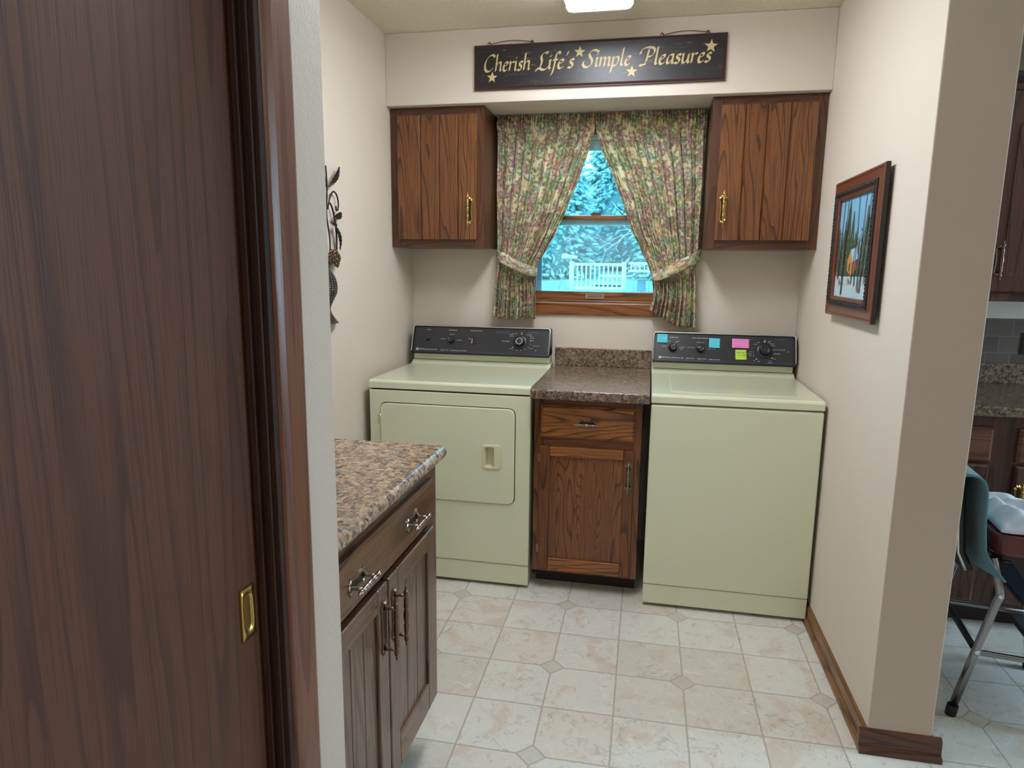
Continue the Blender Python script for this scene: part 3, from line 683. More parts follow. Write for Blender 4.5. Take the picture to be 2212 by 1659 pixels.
# ------------------------------------------------------------------ dryer and washer
def console(root, x0, x1, lid_x0, lid_x1):
    """black slanted control console; returns function panel(a, b, out)"""
    b = MB(); b.prism([(-.116, .9335), (-.116, .968), (-.05, 1.04), (-.034, .9335)], 'X', lid_x0 + .006, lid_x1 - .006)
    b.build('console_base', 'almond', root, bevel=.002)
    yb, zb, yt, zt = -.152, .966, -.094, 1.107
    c = MB(); c.prism([(yb, zb), (yb - .003, zb + .006), (yt - .002, zt - .002), (yt + .006, zt + .001), (-.045, zt - .004), (-.034, .972), (-.1, .970)], 'X', x0, x1)
    cons = c.build('control_console', 'console_edge', root, bevel=.003)
    s = Vector((0, yt - yb, zt - zb)).normalized(); n = Vector((0, -s.z, s.y)); o = Vector((x0, yb - .003, zb)); H = Vector((0, yt - yb, zt - zb)).length; Wd = x1 - x0
    def P(a, bb, out=0.0): return o + Vector((a * Wd, 0, 0)) + s * (bb * H) + n * (out + .0012)
    b = MB(); m = .022 * .7 / Wd
    q = [P(m, .085), P(1 - m, .085), P(1 - m, .93), P(m, .93)]; q2 = [v + n * .0015 for v in q]
    A = [b.bm.verts.new(v - n * .001) for v in q]; B = [b.bm.verts.new(v) for v in q2]; b.F(B)
    for k in range(4): b.F([A[k], A[(k + 1) % 4], B[(k + 1) % 4], B[k]])
    pb = b
    # aluminium trim: over the top and down both ends
    b = MB(); w = .0032
    pts = [P(.003, .10, .002), P(.003, .93, .002), P(.008, .975, .002), P(.020, .99, .002)]
    pts2 = [P(1 - .003, .10, .002), P(1 - .003, .93, .002), P(1 - .008, .975, .002), P(1 - .020, .99, .002)]
    b.tube(pts + pts2[::-1], w, 8); b.build('trim_strip', 'alum', cons)
    return P, s, n, cons, pb
def knob(name, P, s, n, a, bb, r, h, root, ring=False, skirt=0, mark=None):
    b = MB(); o = P(a, bb, .0016)
    prof = []
    if skirt: prof += [(skirt, 0), (skirt, .0015), (skirt - .002, .003), (r + .002, .0035)]
    prof += [(r * 1.02, .0035 if skirt else 0), (r, .006), (r * .9, h * .9), (r * .84, h), (r * .72, h * 1.0), (r * .68, h - .002), (r * .35, h - .001), (.0001, h)]
    b.lathe(prof, o, n, 28)
    kb = b.build(name, 'knob', root)
    if ring:
        b = MB(); c = o + n * (h + .0003); t1 = Vector((1, 0, 0)); R = r * .60
        b.tube([c + t1 * R * cos(2 * pi * k / 28) + s * R * sin(2 * pi * k / 28) for k in range(28)], .0011, 6, True); b.build('ring_mark', 'print_white', kb)
    if mark is not None:
        b = MB(); d = Vector((1, 0, 0)) * cos(mark) + s * sin(mark); t1 = n.cross(d)
        q = [o + n * (h + .0006) + d * (r * .35) + t1 * .0009, o + n * (h + .0006) + d * (r * .35) - t1 * .0009, o + n * (h * .9) + d * (r * .98) - t1 * .0009, o + n * (h * .9) + d * (r * .98) + t1 * .0009]
        vs = [b.bm.verts.new(v) for v in q]; ws = [b.bm.verts.new(v - n * .001) for v in q]; b.F(vs); b.F(ws)
        for k in range(4): b.F([vs[k], vs[(k + 1) % 4], ws[(k + 1) % 4], ws[k]])
        b.build('pointer_mark', 'print_white', kb)
    return kb
def lettering(P, s, n, items, b, mat):
    b.mi = mat
    for it in items:
        t, a, bb, size = it[:4]; c = P(a, bb, .0021)
        add_text(b, t, size, frame_of(c, (1, 0, 0), s, n))
def bars(P, s, n, items, b, mat, up=.0):
    b.mi = mat
    """small flat marks: (a, b, width, height, tilt)"""
    for a, bb, w, h, rot in items:
        c = P(a, bb, .0020 + up); X = Vector((1, 0, 0)) * cos(rot) + s * sin(rot); Y = -Vector((1, 0, 0)) * sin(rot) + s * cos(rot)
        b.X = frame_of(c, X, Y, n); b.box(-w / 2, w / 2, -h / 2, h / 2, 0, .0004)
    b.X = Matrix.Identity(4)

def appliance_shell(root, x0, x1, yf, washer):
    yb = -.034
    b = MB(); b.box(x0 + .004, x1 - .004, yf + (.010 if washer else .036), yb, .012, .872); b.build('cabinet_side', 'almond_side', root)
    b = MB()
    if washer: b.box(x0 + .0008, x1 - .0008, yf, yf + .02, .101, .870)
    else:
        oo = rrect(x0 + .0008, x1 - .0008, .107, .870, .002, 8); ii = rrect(-.5675, .0445, .3865, .8145, .030, 8)
        Q = [[b.V((x, y, z)) for x, z in q] for q, y in ((oo, yf), (ii, yf), (ii, yf + .035), (oo, yf + .035))]
        for P1, P2 in zip(Q, Q[1:] + Q[:1]):
            for k in range(len(P1)): b.F([P1[k], P1[(k + 1) % len(P1)], P2[(k + 1) % len(P1)], P2[k]])
    fp = b.build('front_panel', 'almond', root, bevel=.006, seg=3)
    kz = .099 if washer else .105
    MB().box(x0 + .0015, x1 - .0015, yf + .004, yf + .022, .014, kz).build('kick_panel', 'almond', root, bevel=.003)
    MB().box(x0 + .008, x1 - .008, yf + .012, yb, .868, .879).build('seam', 'gap', root)
    top = [(yf - .001, .8765), (yf - .001, .903), (yf + .003, .910), (yf + .011, .9138), (yf + .03, .914), (-.165, .914), (-.142, .9165), (-.126, .924), (-.118, .9315), (-.034, .9315), (-.034, .8765)]
    tp = MB().prism(top, 'X', x0, x1).build('top_panel', 'almond', root, bevel=.003, seg=2)
    for x in (x0 + .05, x1 - .05):
        for y in (yf + .07, yb - .05): MB().lathe([(.016, 0), (.016, .008), (.008, .013)], (x, y, 0), (0, 0, 1), 12).build('foot', 'black_rubber', root)
    return fp, tp
# dryer
X0, X1, YF = -.6185, .110, -.690
dry = thing('clothes_dryer', 'almond clothes dryer with front door and black control console, left of the narrow cabinet', 'dryer', ((X0 + X1) / 2, -.36, 0))
fp, tp = appliance_shell(dry, X0, X1, YF, False)
b = MB(); b.prism(rrect(-.5685, .0455, .3855, .8155, .030, 8), 'Y', YF + .0352, YF + .0358); b.build('door_seam', 'gap', dry)
b = MB(); dz = YF - .008
pts = rrect(-.5650, .0420, .3890, .8120, .028, 8); ins = rrect(-.5620, .0390, .3920, .8090, .026, 8)
hole = rrect(-.0945, -.0190, .5475, .6505, .012, 8)
A = [b.V((x, YF + .012, z)) for x, z in pts]; B = [b.V((x, dz + .002, z)) for x, z in pts]; Cc = [b.V((x, dz, z)) for x, z in ins]; Hf = [b.V((x, dz, z)) for x, z in hole]; Hb = [b.V((x, YF + .012, z)) for x, z in hole]
for Pq, Qq in ((A, B), (B, Cc), (Cc, Hf), (Hf, Hb), (Hb, A)):
    for k in range(len(Pq)): b.F([Pq[k], Pq[(k + 1) % len(Pq)], Qq[(k + 1) % len(Pq)], Qq[k]], False)
dd = b.build('door', 'almond', dry)
b = MB(); hy = dz - .006
rg = [([(x, z) for x, z in rrect(-.0975, -.0160, .5445, .6535, .014, 6)], dz - .0002), ([(x, z) for x, z in rrect(-.0960, -.0175, .5460, .6520, .013, 6)], hy), ([(x, z) for x, z in rrect(-.0880, -.0450, .5530, .6430, .008, 6)], hy - .0005),
      ([(x, z) for x, z in rrect(-.0800, -.0465, .5570, .6380, .007, 6)], hy + .030)]
Rg = [[b.V((x, y, z)) for x, z in q] for q, y in rg]
for Pq, Qq in zip(Rg, Rg[1:]):
    for k in range(len(Pq)): b.F([Pq[k], Pq[(k + 1) % len(Pq)], Qq[(k + 1) % len(Pq)], Qq[k]], False)
b.F(Rg[-1])
b.build('handle', 'almond_plastic', dd, bevel=.0008, label='recessed cream plastic door handle')
b = MB(); b.box(-.5770, -.5655, YF - .0055, YF - .0003, .727, .762); b.lathe([(.003, 0), (.003, .035)], (-.5665, YF - .005, .727), (0, 0, 1), 8); b.build('hinge', 'alum', dry)
P, s, n, cons, pb = console(dry, -.617, .104, X0, X1)
knob('start_button', P, s, n, .117, .52, .009, .012, cons)
knob('temperature_knob', P, s, n, .292, .50, .0175, .020, cons, mark=2.6)
knob('cycle_dial', P, s, n, .790, .50, .0255, .024, cons, ring=True, skirt=.036)
b = MB(); c = P(.462, .52, .002); b.X = frame_of(c, (1, 0, 0), s, n); b.prism(rrect(-.010, .010, -.020, .020, .006), 'Z', 0, .004); b.build('dryness_rocker', 'knob', cons, bevel=.0008)
T1 = .0068
lettering(P, s, n, [('START', .118, .845, T1), ('TEMPERATURE', .295, .845, T1), ('DRYNESS MONITOR', .47, .845, T1), ('REGULAR', .296, .70, .0058), ('DELICATE', .231, .53, .0055), ('AIR FLUFF', .352, .50, .0058), ('DAMP', .428, .565, .0055),
    ('MAYTAG', .0885, .155, .0092), ('DEPENDABLE CARE', .155, .155, .0066), ('HEAVY DUTY', .253, .145, .0066), ('ELECTRONIC DRY CONTROL', .355, .14, .0066),
    ('OFF', .797, .835, .0062), ('MORE DRY', .745, .79, .0055), ('NORMAL', .722, .755, .0048), ('LESS DRY', .728, .70, .0055), ('COOL DOWN', .687, .52, .006), ('OFF', .726, .27, .0058), ('MORE DRY', .85, .765, .0055), ('NORMAL', .868, .715, .0048), ('LESS DRY', .874, .65, .0055), ('OFF', .880, .565, .006),
    ('70', .866, .44, .0058), ('60', .853, .34, .0058), ('50', .829, .265, .0058), ('40', .800, .225, .0058), ('30', .771, .215, .0058), ('20', .744, .235, .0058), ('PERM PRESS TIME', .905, .39, .0042), ('TIME DRY', .872, .30, .0042), ('MIN', .905, .225, .005), ('/', .222, .15, .009)], pb, 1)
lettering(P, s, n, [('ELECTRONIC DRY CONTROL', .664, .845, .0056), ('PERMANENT PRESS FABRICS', .664, .80, .0056), ('ELECTRONIC DRY', .878, .865, .0056), ('REGULAR FABRICS', .878, .82, .0056), ('XL', .196, .155, .0072)], pb, 2)
bars(P, s, n, [(.39, .095, .52, .0011, 0), (.905, .095, .085, .0011, 0)], pb, 2)
bars(P, s, n, [(.047, .155, .0120, .0110, 0), (.445, .49, .0026, .026, -.05), (.797, .785, .0045, .0055, 0), (.741, .32, .0035, .005, .7), (.866, .565, .0035, .006, 0)], pb, 1)
bars(P, s, n, [(.047, .155, .0064, .0048, 0)], pb, 3, .0005)
pb.keep = True; pb.build('control_panel', ['console', 'print_white', 'print_blue', 'console_edge'], cons)
# washer
X0, X1, YF = .607, 1.2615, -.726
was = thing('washing_machine', 'almond top-loading washing machine with sticky notes on its black console, beside the right wall', 'washing machine', ((X0 + X1) / 2, -.38, 0))
fp, tp = appliance_shell(was, X0, X1, YF, True)
def lidpts(g):
    out = [(.690 - g, -.185 + g), (1.178 + g, -.185 + g), (1.178 + g, -.62), (1.172 + g, -.655 - g)]
    for k in range(1, 12):
        t = k / 12; out.append((1.150 + (.705 - 1.150) * t, -.655 - g - .020 * sin(t * pi)))
    return out + [(.690 - g, -.645 - g)]
MB().prism(lidpts(.0025), 'Z', .9130, .9144).build('lid_seam', 'almond_side', was)
MB().prism(lidpts(0), 'Z', .9135, .9172).build('lid', 'almond', was, bevel=.0022, seg=2)
P, s, n, cons, pb = console(was, .609, 1.262, X0, X1)
knob('water_level_knob', P, s, n, .140, .50, .0195, .022, cons, mark=.95)
knob('temperature_knob', P, s, n, .340, .49, .0195, .022, cons, mark=3.0)
knob('cycle_dial', P, s, n, .785, .49, .0245, .026, cons, skirt=.036)
lettering(P, s, n, [('WATER LEVEL', .148, .83, T1), ('WASH / RINSE TEMPERATURE', .345, .83, T1), ('REGULAR', .106, .70, .0055), ('LARGE', .172, .695, .0055), ('EX. SMALL', .080, .53, .0052), ('EX. LARGE', .208, .52, .0052), ('RESET', .204, .46, .0052),
    ('WARM / COLD', .338, .69, .0056), ('HOT / COLD', .270, .52, .0056), ('COLD / COLD', .418, .495, .0056), ('MAYTAG', .094, .17, .0098), ('DEPENDABLE CARE', .176, .165, .0068), ('HEAVY DUTY', .268, .16, .0068), ('FABRIC-MATIC', .352, .155, .0068), ('SUPER CAPACITY', .438, .15, .0068),
    ('OFF', .784, .835, .0062), ('SPIN', .742, .745, .0058), ('RINSE', .722, .69, .0058), ('HEAVY', .822, .79, .0045), ('NORMAL', .838, .715, .0048), ('LIGHT', .846, .65, .0048), ('COOL DOWN RINSE', .882, .53, .0058), ('FINAL SPIN', .868, .40, .0058), ('OFF', .853, .235, .0058), ('SOAK', .822, .165, .0046), ('DELICATES', .822, .11, .0046),
    ('LIGHT', .690, .44, .0046), ('NORMAL', .682, .375, .0046), ('HEAVY', .688, .315, .0046), ('OFF', .714, .17, .0056), ('SPIN', .744, .145, .0056), ('ON', .943, .48, .006)], pb, 1)
lettering(P, s, n, [('REGULAR', .688, .85, .0056), ('PERMANENT PRESS', .888, .85, .0056)], pb, 2)
bars(P, s, n, [(.38, .095, .46, .0011, 0), (.885, .095, .12, .0011, 0)], pb, 2)
bars(P, s, n, [(.052, .17, .0120, .0110, 0), (.785, .78, .0060, .0065, 0), (.812, .765, .0032, .0032, 0), (.823, .725, .0025, .0025, 0), (.832, .67, .0028, .0028, 0), (.708, .44, .0022, .0028, 0), (.708, .375, .0022, .0028, 0), (.710, .315, .0028, .003, 0), (.729, .215, .006, .004, -.7), (.836, .265, .005, .004, .6)], pb, 1)
bars(P, s, n, [(.052, .17, .0064, .0048, 0)], pb, 3, .0005)
pb.keep = True; pb.build('control_panel', ['console', 'print_white', 'print_blue', 'console_edge'], cons)
# sticky notes on the washer console
def note(a, bb, w, h, mat, ink, lines, label, rot=0.0, arrow=False, out=.0030):
    c = P(a, bb, out); X = Vector((1, 0, 0)) * cos(rot) + s * sin(rot); Y = -Vector((1, 0, 0)) * sin(rot) + s * cos(rot)
    root = thing('sticky_note', label, 'note', c, 'sticky notes on the washer console')
    F_ = frame_of(c, X, Y, n)
    b = MB(); b.X = F_
    b.grid(lambda u, v: ((u - .5) * w, (v - .5) * h, .0002 + .0035 * (1 - v) ** 3), 8, 8); b.build('paper', mat, root, solid=.0003)
    b = MB(); b.X = Matrix.Identity(4)
    for t, dx, dy, size in lines:
        lift = .0006 + .0035 * (1 - (dy / h + .5)) ** 3
        add_text(b, t, size, F_ @ Matrix.Translation((dx, dy, lift + .0004)) @ Matrix(((1, .22, 0, 0), (0, 1, 0, 0), (0, 0, 1, 0), (0, 0, 0, 1))))
    if arrow:
        b.X = F_ @ Matrix.Translation((0, -.004, .0014)); b.box(-.014, .017, -.0004, .0004, 0, .0004)
        b.prism([(.019, 0), (.012, .0042), (.0108, .0036), (.0158, 0), (.0108, -.0036), (.012, -.0042)], 'Z', 0, .0005)
    b.keep = True
    b.build('handwriting', ink, root)
note(.065, .785, .049, .044, 'note_blue', 'ink_soft', [('see manual', 0, .014, .0075), ('first', -.004, .003, .0075), ('for size', 0, -.009, .0075)], 'blue sticky note in the left corner of the washer console', -.02)
note(.437, .680, .050, .048, 'note_blue', 'ink_soft', [('use cold', 0, .014, .0075), ('water', 0, .002, .0075), ('temperature', 0, -.012, .0068)], 'blue sticky note near the middle of the washer console, right of two knobs', -.01)
note(.622, .335, .050, .050, 'note_green', 'ink', [('Normal', 0, .010, .0125)], 'green sticky note reading Normal with an arrow, below the pink note', .03, True, out=.0028)
note(.618, .690, .077, .046, 'note_pink', 'ink_pink', [('move dial slow to', 0, .015, .0078), ('where it stops on', 0, .005, .0078), ('the number', -.008, -.005, .0078), ('then push and go', 0, -.015, .0078)], 'pink sticky note on the washer console above the green one', -.005, out=.0060)

# ------------------------------------------------------------------ front counter cabinet (left foreground)
fc = thing('base_cabinet', 'wide brown base cabinet with one long drawer and two plank doors, left foreground', 'cabinet', (-.32, -2.05, 0))
b = MB(); b.box(XL + .001, -.0035, -2.419, -1.701, .154, .8755); b.build('cabinet_box', 'oak_grey', fc)
b = MB(); b.box(XL + .001, -.075, -2.419, -1.72, 0, .1535); b.build('toe_kick', 'toe', fc)
b = MB(); xf0, xf1 = -.003, .016
b.mi = 0; b.box(xf0, xf1, -1.745, -1.701, .154, .8755); b.box(xf0, xf1, -2.419, -2.38, .154, .8755)
b.mi = 1; b.box(xf0, xf1, -2.3795, -1.7455, .154, .215); b.box(xf0, xf1, -2.3795, -1.7455, .703, .735); b.box(xf0, xf1, -2.3795, -1.7455, .838, .8755)
b.mi = 2; b.box(xf0, xf0 + .008, -2.3795, -1.7455, .215, .703); b.box(xf0, xf0 + .008, -2.3795, -1.7455, .735, .838)
b.mi = 0; b.box(xf0, xf1, -2.127, -2.091, .2155, .7025)
b.build('face_frame', ['oak_grey', 'oak_grey_y', 'shadow_gap'], fc, bevel=.0008, seg=1)
def slab_x(b, y0, y1, z0, z1, x0, x1, ch=.008):
    A = [b.V(p) for p in ((x0, y0, z0), (x0, y1, z0), (x0, y1, z1), (x0, y0, z1))]
    B = [b.V(p) for p in ((x1 - ch * .8, y0, z0), (x1 - ch * .8, y1, z0), (x1 - ch * .8, y1, z1), (x1 - ch * .8, y0, z1))]
    C2 = [b.V(p) for p in ((x1, y0 + ch, z0 + ch), (x1, y1 - ch, z0 + ch), (x1, y1 - ch, z1 - ch), (x1, y0 + ch, z1 - ch))]
    b.F(A); b.F(C2)
    for Pq, Qq in ((A, B), (B, C2)):
        for k in range(4): b.F([Pq[k], Pq[(k + 1) % 4], Qq[(k + 1) % 4], Qq[k]])
b = MB(); slab_x(b, -2.395, -1.772, .728, .846, .0165, .036, .009); dw = b.build('drawer', oak('oak_brown_drawer', 'Y', dark=(60, 36, 22), mid=(100, 64, 38), light=(112, 74, 46), seed=31, lines=7), fc)
pull((.036, -1.950, .792), (0, 1, 0), (1, 0, 0), .112, .070, .040, 'pewter', dw, label='aged pewter pull')
pull((.036, -2.272, .787), (0, 1, 0), (1, 0, 0), .112, .070, .040, 'pewter', dw, label='aged pewter pull')
def plank_door(y0, y1, hy):
    z0, z1, sw = .196, .712, .056
    b = MB(); b.mi = 0; b.box(.0165, .036, y0, y0 + sw, z0, z1); b.box(.0165, .036, y1 - sw, y1, z0, z1)
    b.mi = 1; b.box(.0165, .036, y0 + sw + .0004, y1 - sw - .0004, z0, z0 + .080); b.box(.0165, .036, y0 + sw + .0004, y1 - sw - .0004, z1 - .052, z1)
    d = b.build('door', ['oak_grey', 'oak_grey_y'], fc, bevel=.0035)
    b = MB(); a, c = y0 + sw - .001, y1 - sw + .001; nb = 3 if y1 - y0 > .3 else 3
    for k in range(nb):
        p, q = a + (c - a) * k / nb, a + (c - a) * (k + 1) / nb; g = .003
        b.prism([(.018, p), (.028 - g, p), (.028, p + g), (.028, q - g), (.028 - g, q), (.018, q)], 'Z', z0 + .078, z1 - .05)
    b.build('door_panel', 'oak_grey', d)
    pull((.036, hy, .612), (0, 0, 1), (1, 0, 0), .150, .112, .036, 'bronze', d, label='dark bronze pull')
plank_door(-2.105, -1.776, -2.078); plank_door(-2.415, -2.112, -2.140)
root = thing('worktop', 'tan stone-look worktop on the left foreground cabinet, rounded front edge', 'countertop', (-.3, -2.05, .876))
pr = [(XL + .0008, .876), (XL + .0008, .914)]
for k in range(9):
    a = radians(90 - 180 * k / 8); pr.append((.046 - .019 + .019 * cos(a), .895 + .019 * sin(a)))
MB().prism(pr, 'Y', -2.4195, -1.689, True).build('counter_slab', 'granite_near', root, wn=True)

# ------------------------------------------------------------------ sign with calligraphy
sg = thing('wall_sign', 'long black wooden sign lettered Cherish Life\'s Simple Pleasures with four stars, on the soffit', 'sign', (.31, YS - .001, 2.187))
SX0, SX1, SZ0, SZ1 = -.229, .850, 2.186, 2.374
b = MB(); y0 = YS - .001; b.mi = 1; b.box(SX0, SX1, y0 - .010, y0, SZ0, SZ1)
b.mi = 0
A = [(SX0 + .004, y0 - .010, SZ0 + .004), (SX1 - .004, y0 - .010, SZ0 + .004), (SX1 - .004, y0 - .010, SZ1 - .004), (SX0 + .004, y0 - .010, SZ1 - .004)]
B = [(SX0 + .012, y0 - .016, SZ0 + .012), (SX1 - .012, y0 - .016, SZ0 + .012), (SX1 - .012, y0 - .016, SZ1 - .012), (SX0 + .012, y0 - .016, SZ1 - .012)]
A = [b.V(p) for p in A]; B = [b.V(p) for p in B]; b.mi = 1
for k in range(4): b.F([A[k], A[(k + 1) % 4], B[(k + 1) % 4], B[k]])
b.mi = 0; b.F(B)
b.build('board', ['sign', 'sign_edge'], sg)
# broad-nib strokes on an em where the x-height is 1; each glyph = (advance, [strokes])
G = {
 'C': (1.75, [[(1.62, 1.62), (1.3, 1.86), (.85, 1.78), (.42, 1.35), (.26, .75), (.42, .2), (.8, 0), (1.2, .12), (1.5, .4)]]),
 'h': (1.12, [[(.2, 1.9), (.2, 1.0), (.2, .02)], [(.2, .55), (.45, .92), (.75, 1.0), (.86, .8), (.86, .15), (1.02, .06)]]),
 'e': (.92, [[(.2, .5), (.5, .6), (.74, .8), (.62, 1.0), (.36, .9), (.18, .5), (.28, .08), (.55, .0), (.82, .22)]]),
 'r': (.82, [[(.05, .9), (.2, .98), (.2, .02)], [(.2, .6), (.42, .92), (.6, 1.0), (.76, .92)]]),
 'i': (.50, [[(.05, .9), (.2, .98), (.2, .14), (.36, .03)], [(.17, 1.42), (.25, 1.40)]]),
 's': (.78, [[(.68, .86), (.5, 1.0), (.26, .88), (.3, .64), (.55, .46), (.6, .2), (.38, .0), (.08, .12)]]),
 'L': (1.35, [[(.95, 1.62), (1.12, 1.82), (.8, 1.86), (.42, 1.62), (.38, 1.3), (.5, .9), (.42, .35), (.1, -.04), (-.18, -.22)], [(-.12, .0), (.3, .14), (.7, -.06), (1.15, -.02), (1.4, .3)]]),
 'f': (.62, [[(.86, 1.62), (.66, 1.86), (.42, 1.7), (.34, 1.2), (.3, .4), (.2, -.4), (.06, -.72)], [(.06, .98), (.66, .98)]]),
 "'": (.45, [[(.26, 1.82), (.24, 1.62), (.12, 1.42)]]),
 'S': (1.55, [[(1.9, 1.62), (1.35, 1.84), (.88, 1.76), (.66, 1.45), (.84, 1.08), (1.12, .75), (1.1, .3), (.72, .0), (.25, .05), (-.02, .4), (.12, .66)]]),
 'm': (1.62, [[(.05, .9), (.2, .98), (.2, .02)], [(.2, .55), (.45, .92), (.68, 1.0), (.76, .8), (.76, .02)], [(.76, .55), (1.0, .92), (1.22, 1.0), (1.32, .8), (1.32, .15), (1.48, .05)]]),
 'p': (1.10, [[(.05, .9), (.2, .98), (.18, .2), (.1, -.68)], [(.2, .6), (.45, .92), (.76, .98), (.9, .65), (.78, .2), (.5, .0), (.22, .1)]]),
 'l': (.52, [[(.24, 1.9), (.22, 1.0), (.22, .16), (.4, .03)]]),
 'P': (1.55, [[(.72, 1.7), (.66, 1.0), (.56, .35), (.22, -.02), (-.05, -.08)], [(-.25, 1.2), (-.2, 1.55), (.15, 1.82), (.75, 1.9), (1.3, 1.75), (1.45, 1.35), (1.15, .95), (.72, .86)], [(-.15, .02), (.2, -.02), (.6, .08)]]),
 'a': (1.05, [[(.82, .95), (.5, .98), (.22, .68), (.18, .22), (.36, .02), (.6, .2), (.82, .62)], [(.84, .98), (.82, .16), (.98, .03)]]),
 'u': (1.12, [[(.05, .9), (.2, .98), (.2, .3), (.34, .03), (.6, .12), (.84, .55)], [(.86, .98), (.86, .16), (1.02, .03)]]),
}
def calligraph(b, word, xa, xb, z, xh, y, slope=0.0):
    tot = sum(G[c][0] for c in word); k = (xb - xa) / (tot * xh); cx = 0; lay = 0
    for c in word:
        for st in G[c][1]:
            pts = spline(st); wn_ = .155 if c.isupper() else .15
            for nib in (Vector((cos(radians(42)), sin(radians(42)))) * wn_, Vector((-sin(radians(42)), cos(radians(42)))) * .04):
                lay += 1; yy = y - .00002 * (lay % 7)
                def W3(p):
                    px, pz = p.x + .16 * p.y, p.y
                    X = xa + (cx + px) * xh * k; return (X, yy, z + pz * xh + (X - xa) * slope)
                for p, q in zip(pts, pts[1:]): b.F([b.V(W3(p - nib)), b.V(W3(p + nib)), b.V(W3(q + nib)), b.V(W3(q - nib))])
        cx += G[c][0]
SWd = SX1 - SX0
for w, a, c in (('Cherish', .036, .238), ("Life's", .262, .415), ('Simple', .447, .640), ('Pleasures', .676, .945)):
    b = MB(); b.keep = True; calligraph(b, w, SX0 + a * SWd, SX0 + c * SWd - .004, 2.262 - .002 * (a > .6), .0365, y0 - .0165)
    b.build('lettering', 'ivory', sg, solid=.0004)
for a, bb, r in ((.077, .27, .0245), (.435, .735, .0245), (.642, .265, .0250), (.940, .72, .0275)):
    b = MB(); cx, cz = SX0 + a * SWd, SZ0 + bb * (SZ1 - SZ0)
    pts = [(cx + (r if k % 2 == 0 else r * .42) * sin(pi * k / 5 + .06), cz + (r if k % 2 == 0 else r * .42) * cos(pi * k / 5 + .06)) for k in range(10)]
    b.prism(pts, 'Y', y0 - .0172, y0 - .0161); b.build('star', 'ivory', sg)
for a, c in ((-.155, .036), (.590, .776)):
    b = MB(); yy = y0 - .006; pts = []
    for k in range(15): t = k / 14; pts.append((a + (c - a) * t, yy, SZ1 + .004 + .011 * sin(pi * t)))
    def curl(x, d): return [(x + d * (.008 - .008 * cos(q)) * (1 - q / 16), yy, SZ1 + .004 + .009 * sin(q) * (1 - q / 16)) for q in [i * .5 for i in range(18)]]
    b.tube(pts, .0012, 6); b.tube(curl(a, -1), .0013, 6); b.tube(curl(c, -1), .0013, 6)
    b.build('hanging_wire', 'iron', sg)

# ------------------------------------------------------------------ framed painting on the right wall
pa = thing('framed_painting', 'brown framed painting of a snowy forest cabin on the right wall', 'painting', (XR, -.925, 1.25))
ya, yb_, za, zb_ = -1.200, -.650, 1.248, 1.728
def Ring(b, r, prof):
    """prof: (inset from outer edge, x) pairs swept round the rectangle"""
    L = [[b.V((x, y, z)) for y, z in ((ya + i, za + i), (yb_ - i, za + i), (yb_ - i, zb_ - i), (ya + i, zb_ - i))] for i, x in prof]
    for Pq, Qq in zip(L, L[1:]):
        for k in range(4): b.F([Pq[k], Pq[(k + 1) % 4], Qq[(k + 1) % 4], Qq[k]])
    return L
b = MB(); Ring(b, 0, [(.02, XR - .013), (0, XR - .013), (0, XR - .026), (.003, XR - .029), (.008, XR - .029), (.012, XR - .026), (.034, XR - .024), (.040, XR - .030)])
b.build('outer_frame', ['frame_brown'], pa)
b = MB(); Ring(b, 0, [(-.0008, XR - .0129), (-.0008, XR - .025), (.0002, XR - .0262), (.0002, XR - .0129)]); b.build('frame_side', 'frame_black', pa)
MB().box(XR - .0129, XR - .0003, -.99, -.86, 1.60, 1.64).build('hanging_cleat', 'frame_black', pa)
MB().box(XR - .0129, XR - .0003, -1.15, -.70, 1.262, 1.272).build('bottom_spacer', 'frame_black', pa)
b = MB(); Ring(b, 0, [(.040, XR - .024), (.040, XR - .034), (.044, XR - .037), (.054, XR - .037), (.058, XR - .032), (.058, XR - .022)])
def beads(y0, z0, y1, z1):
    L = math.hypot(y1 - y0, z1 - z0); n_ = int(L / .0125)
    for k in range(n_):
        t = (k + .5) / n_; c = Vector((XR - .0375, y0 + (y1 - y0) * t, z0 + (z1 - z0) * t)); d = Vector((0, y1 - y0, z1 - z0)).normalized(); e = Vector((0, -d.z, d.y))
        q = (d + e * (.9 if k % 2 else -.9)).normalized()
        b.tube([c - q * .0062, c, c + q * .0062], [.0012, .0034, .0012], 6)
i_ = .049
beads(ya + i_, za + i_, yb_ - i_, za + i_); beads(ya + i_, zb_ - i_, yb_ - i_, zb_ - i_); beads(ya + i_, za + i_, ya + i_, zb_ - i_); beads(yb_ - i_, za + i_, yb_ - i_, zb_ - i_)
b.build('ornate_moulding', 'ornate', pa)
b = MB(); Ring(b, 0, [(.058, XR - .022), (.058, XR - .031), (.068, XR - .029), (.070, XR - .026), (.070, XR - .012)]); b.build('inner_frame', 'frame_brown', pa)
ay0, ay1, az0, az1 = -1.131, -.719, 1.317, 1.659; AW, AH = ay1 - ay0, az1 - az0
SKY = flat('paint_sky_blue', (120, 172, 205), .6, var=.15); SNOW = flat('paint_snow', (176, 200, 208), .6, var=.2); PINE = flat('paint_pine_green', (66, 80, 62), .65, var=.5); PINE2 = flat('paint_olive', (92, 104, 66), .65, var=.4)
TRK = flat('paint_trunk', (58, 38, 34), .6); CAB = flat('paint_cabin', (196, 136, 72), .6, var=.2); ROOF = flat('paint_roof_snow', (160, 190, 212), .6); BUSH = flat('paint_bush', (160, 96, 72), .6, var=.3)
cv = MB(); cv.mi = 0; px_ = XR - .019
def AP(u, v, l=0): return (px_ - l, ay1 - u * AW, az0 + v * AH)     # u: 0 far (left in the picture) .. 1 near
def poly(pts, mi, l):
    cv.mi = mi; cv.F([cv.V(AP(u, v, l)) for u, v in pts])
rr = random.Random(3)
